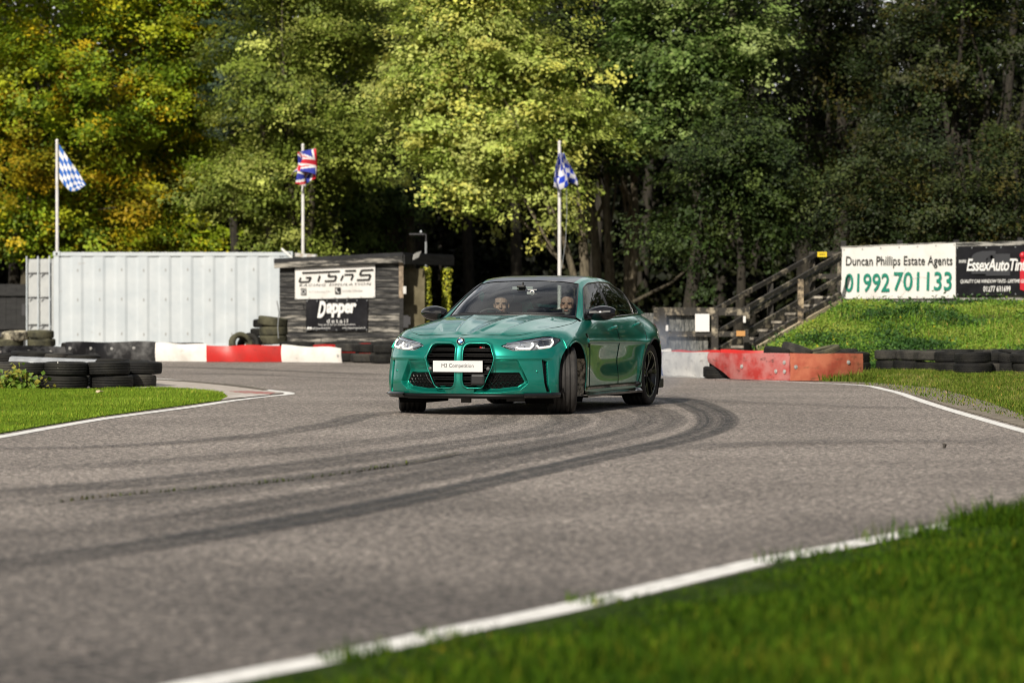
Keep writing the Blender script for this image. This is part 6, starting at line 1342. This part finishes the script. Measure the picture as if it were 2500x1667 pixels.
# ---------------------------------------------------------------- wheels
def wheel(R, Wd, loc, steer, side, nm_y):
    w_ = bpy.data.objects.new("wheel", None); link(w_, car); w_.location = loc; w_.rotation_euler = (0, 0, steer+(0 if side > 0 else math.pi))
    h = Wd/2; rr = R*.735; prof = [(rr, -h*.86), (rr+.02, -h*.97), (R*.88, -h*1.0), (R*.96, -h*.93), (R*.992, -h*.80)]
    for c in (-.52, -.18, .18, .52): prof += [(R, (c-.06)*h), (R-.008, (c-.045)*h), (R-.008, (c+.045)*h), (R, (c+.06)*h)]
    prof += [(R*.992, h*.80), (R*.96, h*.93), (R*.88, h), (rr+.02, h*.97), (rr, h*.86)]
    b = MB(); b.lathe(prof, 72, 0, 'y'); b.build("tyre", M_RUB, w_)
    b = MB(); b.lathe([(rr+.004, h*.86), (rr-.006, h*.88), (rr-.014, h*.80), (rr-.03, h*.55), (rr-.035, -h*.8), (rr, -h*.86)], 64, 0, 'y')
    b.lathe([(rr+.003, h*.885), (rr-.004, h*.895), (rr-.008, h*.875)], 64, 1, 'y')
    b.lathe([(.0, h*.66), (.028, h*.66), (.034, h*.60), (.07, h*.56), (.085, h*.40), (.05, h*.1)], 32, 0, 'y')
    for k in range(5):                                       # five pairs of Y spokes
        a = 2*math.pi*k/5+.3
        for q in (-1, 1):
            p0 = Vector((.055*math.cos(a), h*.55, .055*math.sin(a))); am = a+q*.10; a1 = a+q*.30
            p1 = Vector((rr*.52*math.cos(am), h*.70, rr*.52*math.sin(am))); p2 = Vector(((rr-.012)*math.cos(a1), h*.80, (rr-.012)*math.sin(a1)))
            b.beam(p0, p1, .030, .030, 0, up=(0, 1, 0)); b.beam(p1, p2, .022, .028, 0, up=(0, 1, 0))
            p3 = Vector(((rr-.012)*math.cos(a1-q*.17), h*.78, (rr-.012)*math.sin(a1-q*.17))); b.beam(p1, p3, .016, .024, 0, up=(0, 1, 0))
    for k in range(5):
        a = 2*math.pi*k/5+.93; b.lathe([(0, h*.60), (.009, h*.60), (.011, h*.5)], 8, 1, 'y', (.058*math.cos(a), 0, .058*math.sin(a)))
    b.build("rim", [M_RIM, M_ALU], w_)
    b = MB(); b.lathe([(.07, h*.12), (.185, h*.12), (.185, -h*.06), (.07, -h*.06)], 40, 0, 'y', closed=True); b.build("brake_disc", M_DISC, w_)
    b = MB(); 
    for k in range(7):
        a = math.radians(-30+10*k); b.box((.165*math.cos(a), h*.05, .165*math.sin(a)), (.075, h*.62, .035), 0, Matrix.Rotation(-a, 3, 'Y'))
    b.build("brake_caliper", mat("caliper_blue", (.02, .05, .22), .35) if "caliper_blue" not in bpy.data.materials else bpy.data.materials["caliper_blue"], w_)
    return w_
ST = math.radians(22); M_RIM = mat('black_rim', (.008, .008, .008), .3)
wheel(.338, .275, (1.4285, .80, .338), ST, 1, 0); wheel(.338, .275, (1.4285, -.80, .338), ST, -1, 0)
wheel(.340, .285, (-1.4285, .795, .340), 0, 1, 0); wheel(.340, .285, (-1.4285, -.795, .340), 0, -1, 0)
# ---------------------------------------------------------------- cabin
b = MB(); rows = []
for q in np.linspace(-.70, .70, 25):
    hump = .030*math.exp(-((q+.37)/.20)**2); rows.append([Vector((.80-.12*(q/.7)**2, q, .955)), Vector((.60, q, .962+hump*.6)), Vector((.42, q, .960+hump)), Vector((.34, q, .925+hump)), Vector((.33, q, .62)), Vector((.45, q, .35))])
b.grid(rows); b.build("dashboard", M_SBLK, car)
MB().box((.0, 0, .42), (1.3, .24, .25)).box((-.3, 0, .25), (2.2, 1.5, .06)).build("centre_console", M_MBLK, car)
for s in (1, -1): MB().box((-.25, s*.74, .66), (1.7, .06, .55)).build("door_card", M_SBLK, car)
b = MB(); sc_ = Vector((.27, -.37, .885)); tl = Matrix.Rotation(math.radians(-24), 3, 'Y')
b.tube([sc_+tl @ Vector((0, .182*math.cos(a), .182*math.sin(a))) for a in np.linspace(0, 2*math.pi, 33)], .0155, 8)
for a in (90+115, 90-115, 270): b.beam(sc_, sc_+tl @ Vector((0, .175*math.cos(math.radians(a)), .175*math.sin(math.radians(a)))), .02, .035)
b.lathe([(0, .03), (.06, .025), (.075, 0), (0, -.02)], 20, 0, 'x', sc_); sw = b.build("steering_wheel", M_SBLK, car)
def seat(yc, x0, rear=False):
    st_ = bpy.data.objects.new("seat", None); link(st_, car); st_.location = (x0, yc, 0)
    b = MB(); rows = []
    for q in np.linspace(0, 1, 14):
        zz = .42+.55*q; xx = -.02-.16*q; wd = (.26-.04*q)*(1 if q < .8 else 1-.5*(q-.8)); rows.append([Vector((xx+.05*abs(a)**2*1.2-.01, a*wd, zz)) for a in np.linspace(-1, 1, 11)])
    b.grid(rows); b.grid([[p+Vector((-.10, 0, 0)) for p in r] for r in rows]); b.build("backrest", M_BLEA, st_)
    b = MB()
    for a in (-1, 1): b.tube([Vector((.05-.16*q, a*(.235-.04*q), .46+.50*q)) for q in np.linspace(0, 1, 9)], [.045, .05, .055, .055, .05, .05, .045, .04, .02], 8)
    b.build("bolster", M_ORNG, st_)
    b = MB(); b.box((.18, 0, .36), (.5, .46, .14)); b.build("cushion", M_BLEA, st_, .03)
    b = MB(); b.box((-.20, 0, 1.045), (.09, .25, .15)); b.box((-.19, 0, .96), (.05, .14, .1)); b.build("headrest", M_BLEA, st_, .03)
    return st_
seat(-.36, -.22); seat(.36, -.22); 
b = MB(); b.box((-1.22, 0, .68), (.16, 1.28, .55), 0, Matrix.Rotation(math.radians(-14), 3, 'Y')); b.box((-.95, 0, .42), (.5, 1.28, .2)); rs_ = b.build("rear_bench", M_BLEA, car, .03)
MB().box((-1.13, 0, .82), (.02, .5, .10)).build("bench_insert", M_ORNG, rs_)
for q in (-.36, 0, .36): MB().box((-1.33, q, .995), (.08, .22, .12)).build("bench_headrest", M_BLEA, rs_, .03)
MB().box((-1.62, 0, .98), (.55, 1.2, .02)).build("parcel_shelf", M_MBLK, car)
b = MB(); b.box((.235, .0, 1.272), (.03, .25, .042)); b.tube([(.25, 0, 1.275), (.24, 0, 1.33)], .012, 6); o = b.build("rear_view_mirror", M_SBLK, car, .012)
MB().box((.218, 0, 1.272), (.002, .21, .038)).build("mirror_glass", M_CHR, o); MB().box((.253, .0, 1.272), (.004, .225, .030)).build("mirror_back", mat("mirror_back_grey", (.42, .46, .44), .35), o)
MB().box((.30, .0, 1.288), (.05, .09, .03)).build("camera_housing", M_SBLK, wsd, .01)
b = MB(); hl_ = surf([[(cx_[0][0]-.02, 0, cx_[0][2]-.03), (cx_[1][0]-.02, .25, cx_[1][2]-.03), (cx_[4][0], .52, cx_[4][2]-.045)] for cx_ in RFn], 12, 12); part("headlining", hl_, np.ones((11, 11), bool), M_MBLK, car, mirror='both')
for s in (1, -1):
    b = MB(); b.tube([(-.34, s*.66, 1.00), (-.37, s*.60, 1.20), (-.40, s*.53, 1.32)], [.04, .035, .03], 8); b.build("pillar_lining", mat("grey_lining", (.10, .11, .11), .7) if "grey_lining" not in bpy.data.materials else bpy.data.materials["grey_lining"], car)
b = MB(); b.grid([[Vector((-.36, s_*.62, 1.17)), Vector((-.36, s_*.60, 1.16))] for s_ in (1,)]+[[Vector((-.10, .60, .95)), Vector((-.10, .56, .94))], [Vector((0, .42, .72)), Vector((0, .38, .72))]]); b.build("seat_belt", M_ORNG, car)

# ---------------------------------------------------------------- blue tyre smoke curling off the rear wheel
m = bpy.data.materials.new("smoke_volume"); m.use_nodes = True; t = m.node_tree; t.nodes.clear(); N, L = t.nodes.new, t.links.new
ou = N("ShaderNodeOutputMaterial"); pv = N("ShaderNodeVolumePrincipled"); pv.inputs["Color"].default_value = (.62, .70, .86, 1); pv.inputs["Anisotropy"].default_value = .1
tc = N("ShaderNodeTexCoord"); ln = N("ShaderNodeVectorMath"); ln.operation = 'LENGTH'; L(tc.outputs["Object"], ln.inputs[0])
fo = N("ShaderNodeMapRange"); fo.inputs[1].default_value = 1.0; fo.inputs[2].default_value = .15; fo.inputs[3].default_value = 0; fo.inputs[4].default_value = 1; L(ln.outputs["Value"], fo.inputs[0])
nz = N("ShaderNodeTexNoise"); nz.inputs["Scale"].default_value = 1.7; nz.inputs["Detail"].default_value = 5; L(tc.outputs["Object"], nz.inputs["Vector"])
nr = N("ShaderNodeMapRange"); nr.inputs[1].default_value = .38; nr.inputs[2].default_value = .68; L(nz.outputs[0], nr.inputs[0])
mu = N("ShaderNodeMath"); mu.operation = 'MULTIPLY'; L(fo.outputs[0], mu.inputs[0]); L(nr.outputs[0], mu.inputs[1]); m2 = N("ShaderNodeMath"); m2.operation = 'MULTIPLY'; m2.inputs[1].default_value = 1.7; L(mu.outputs[0], m2.inputs[0])
L(m2.outputs[0], pv.inputs["Density"]); L(pv.outputs[0], ou.inputs["Volume"])
b = MB(); b.lathe([(math.sin(math.pi*i/12), -math.cos(math.pi*i/12)) for i in range(13)], 20)
sm_ = b.build("tyre_smoke", m); sm_.location = (1.66, 34.4, .52); sm_.scale = (.62, 1.0, .56); sm_["kind"] = "stuff"; sm_["label"] = "faint blue tyre smoke drifting off the car's rear wheel"; sm_["category"] = "smoke"
# ================================================================== the two people in the car
mat("grey_beard", (.32, .30, .28), .8, col2=(.14, .12, .11), scale=60)
def rev(me_in, vox):
    o = bpy.data.objects.new("tmp", me_in); C.objects.link(o); md = o.modifiers.new("r", 'REMESH'); md.mode = 'VOXEL'; md.voxel_size = vox; md.use_smooth_shade = True
    ms = o.modifiers.new("s", 'SMOOTH'); ms.factor = .5; ms.iterations = 3
    dg = bpy.context.evaluated_depsgraph_get(); dg.update(); me = bpy.data.meshes.new_from_object(o.evaluated_get(dg)); bpy.data.objects.remove(o); return me
def ellipsoid(b, c, r, n=18, M=None):
    rows = []
    for i in range(n+1):
        a = -math.pi/2+math.pi*i/n; rows.append([Vector((r[0]*math.cos(a)*math.cos(t_), r[1]*math.cos(a)*math.sin(t_), r[2]*math.sin(a))) for t_ in np.linspace(0, 2*math.pi, n+1)])
    b.grid([[Vector(c)+(M @ v if M else v) for v in r_] for r_ in rows])
def capsule(b, a, c, r0, r1, n=10):
    a, c = Vector(a), Vector(c); d = (c-a).normalized(); pts = [a-d*r0*.9, a-d*r0*.5, a]+[a.lerp(c, q) for q in (.25, .5, .75)]+[c, c+d*r1*.5, c+d*r1*.9]
    b.tube(pts, [r0*.35, r0*.85, r0, r0*.75+r1*.25, (r0+r1)/2, r0*.25+r1*.75, r1, r1*.85, r1*.35], n)
M_SKIN = mat("skin", (.47, .29, .215), .5, var=.12, scale=22); M_SKIN2 = mat("ruddy_skin", (.43, .245, .18), .5, var=.15, scale=22)
M_EYE = mat("eye_dark", (.03, .022, .018), .35); M_EYEW = mat("eye_white", (.6, .57, .54), .35); M_LIP = mat("lips", (.36, .13, .10), .5)
def person(label, yc, hair_m, skin, beard, yaw, wheel_hands, cloth):
    """local frame like the car: x forward, y left; head centre at z 1.09"""
    root = thing("person", label, "person", (0, 0, 0)); root.matrix_world = Matrix.LocRotScale(car.location, car.rotation_euler, None) @ Matrix.Translation((-.12, yc, 0))
    root.rotation_euler = car.rotation_euler
    b = MB(); HZ_ = 1.095; Rz = Matrix.Rotation(yaw, 3, 'Z'); hc = Vector((0, 0, HZ_)); T = lambda v: hc+Rz @ Vector(v)
    ellipsoid(b, T((-.012, 0, .030)), (.098, .076, .092), M=Rz); ellipsoid(b, T((.022, 0, -.040)), (.066, .060, .078), M=Rz)     # skull and face
    ellipsoid(b, T((.045, 0, -.092)), (.036, .034, .026), M=Rz)                                                                    # chin
    ellipsoid(b, T((.012, 0, -.075)), (.060, .056, .038), M=Rz)                                                                    # jaw
    capsule(b, T((.079, 0, .012)), T((.098, 0, -.026)), .010, .015, 8); ellipsoid(b, T((.092, .010, -.030)), (.010, .009, .008)); ellipsoid(b, T((.092, -.010, -.030)), (.010, .009, .008))
    for s in (1, -1):
        ellipsoid(b, T((-.012, s*.077, -.008)), (.018, .011, .033), M=Rz); capsule(b, T((.078, s*.014, .026)), T((.070, s*.046, .026)), .010, .009, 8)  # ear, brow
        ellipsoid(b, T((.058, s*.040, -.030)), (.024, .020, .020))
    capsule(b, T((.083, -.017, -.060)), T((.083, .017, -.060)), .009, .009, 8)
    capsule(b, (-.028, 0, 1.02), (-.06, 0, .90), .056, .066, 12)                                                                    # neck
    ellipsoid(b, (-.08, 0, .76), (.125, .19, .22)); ellipsoid(b, (-.06, 0, .52), (.13, .17, .18)); capsule(b, (-.07, -.15, .865), (-.07, .15, .865), .068, .068)
    for s in (1, -1):
        capsule(b, (.0, s*.09, .47), (.42, s*.12, .50), .085, .065); capsule(b, (.42, s*.12, .50), (.72, s*.12, .30), .06, .045); capsule(b, (.70, s*.12, .27), (.84, s*.12, .27), .045, .035)
        sh_ = Vector((-.06, s*.195, .855))
        if wheel_hands:
            hd = Vector((.345, s*.165, .86)); el = Vector((.12, s*.26, .70))
        else:
            hd = Vector((.33, s*.10, .57)); el = Vector((.05, s*.25, .60))
        capsule(b, sh_, el, .055, .043); capsule(b, el, hd, .042, .028)
        fw = (hd-el).normalized(); ellipsoid(b, hd+fw*.05, (.045, .038, .022))
        for f in range(4):
            kx = hd+fw*.085+Vector((0, s*(.028-.019*f), .004)); L_ = (.030, .035, .033, .026)[f]; k2 = kx+fw*L_*.6+Vector((0, 0, -.016)); k3 = k2+Vector((-.012, 0, -L_*.7)); capsule(b, kx-fw*.01, k2, .0095, .0088, 7); capsule(b, k2, k3, .0088, .0078, 7)
        th = hd+fw*.03+Vector((0, -s*.035, .01)); capsule(b, th, th+fw*.04+Vector((0, -s*.02, .0)), .011, .009, 7)
    me = bpy.data.meshes.new("body"); me.from_pydata(b.v, [], b.f); bm = bmesh.new(); bm.from_mesh(me); bmesh.ops.remove_doubles(bm, verts=bm.verts, dist=1e-5); bmesh.ops.recalc_face_normals(bm, faces=bm.faces); bm.to_mesh(me); bm.free()
    me = rev(me, .0055)
    me.materials.clear()
    for x_ in (skin, cloth, M_EYE, M_LIP, hair_m if not beard else bpy.data.materials["grey_beard"], hair_m): me.materials.append(x_)
    iR = Rz.inverted()
    for pg in me.polygons:
        c = pg.center; q = iR @ (Vector(c)-hc); k = 0
        if c.z < .945 and not (c.x > (.33 if wheel_hands else .31) and (c.z > .48)): k = 1
        elif c.z > .9:
            if q.x > .050 and ((abs(q.y)-.030)/.0125)**2+((q.z-.009)/.0052)**2 < 1: k = 2
            elif q.x > .05 and ((abs(q.y)-.031)/.020)**2+((q.z-.026+14*(abs(q.y)-.031)**2)/.0048)**2 < 1: k = 5
            elif q.x > .07 and abs(q.y) < .021 and abs(q.z+.061) < .0075: k = 3
            elif beard and not (abs(q.y) < .021 and abs(q.z+.061) < .009) and q.z < -.040 and (q.x > -.015) and not (q.x > .088 and q.z > -.05): k = 4
        pg.material_index = k; pg.use_smooth = True
    body = link(bpy.data.objects.new("body", me), root)
    h = MB(); rows = []
    for i in range(13):
        a = math.radians(8+82*i/12) if not beard else math.radians(24+66*i/12)
        rows.append([T((-.014+.105*math.cos(a)*math.cos(t_)*(1 if math.cos(t_) < .0 else .99), .083*math.cos(a)*math.sin(t_), .030+.101*math.sin(a)+(0 if math.cos(t_) > .35 else -.05*math.cos(a)))) for t_ in np.linspace(0, 2*math.pi, 29)])
    keep = MB(); keep.grid([[p for p in r] for r in rows])
    # short hair cap: front hair line stays above the forehead
    fs = [f for f in keep.f if not any(((iR @ (Vector(keep.v[i])-hc)).x > .045 and (iR @ (Vector(keep.v[i])-hc)).z < (.074 if not beard else .092)) for i in f)]
    hb_ = MB(); hb_.add(keep.v, fs, 0, True); hb_.build("hair", hair_m, root)
    return root
person("young driver with short brown hair behind the steering wheel of the green car", -.36, mat("brown_hair", (.035, .022, .014), .6), M_SKIN, False, math.radians(12), True, mat("dark_jacket", (.02, .021, .025), .8))
person("older passenger with grey beard and cropped hair in the green car", .385, mat("cropped_hair", (.06, .05, .045), .7), M_SKIN2, True, math.radians(4), False, mat("black_jumper", (.012, .012, .013), .85))
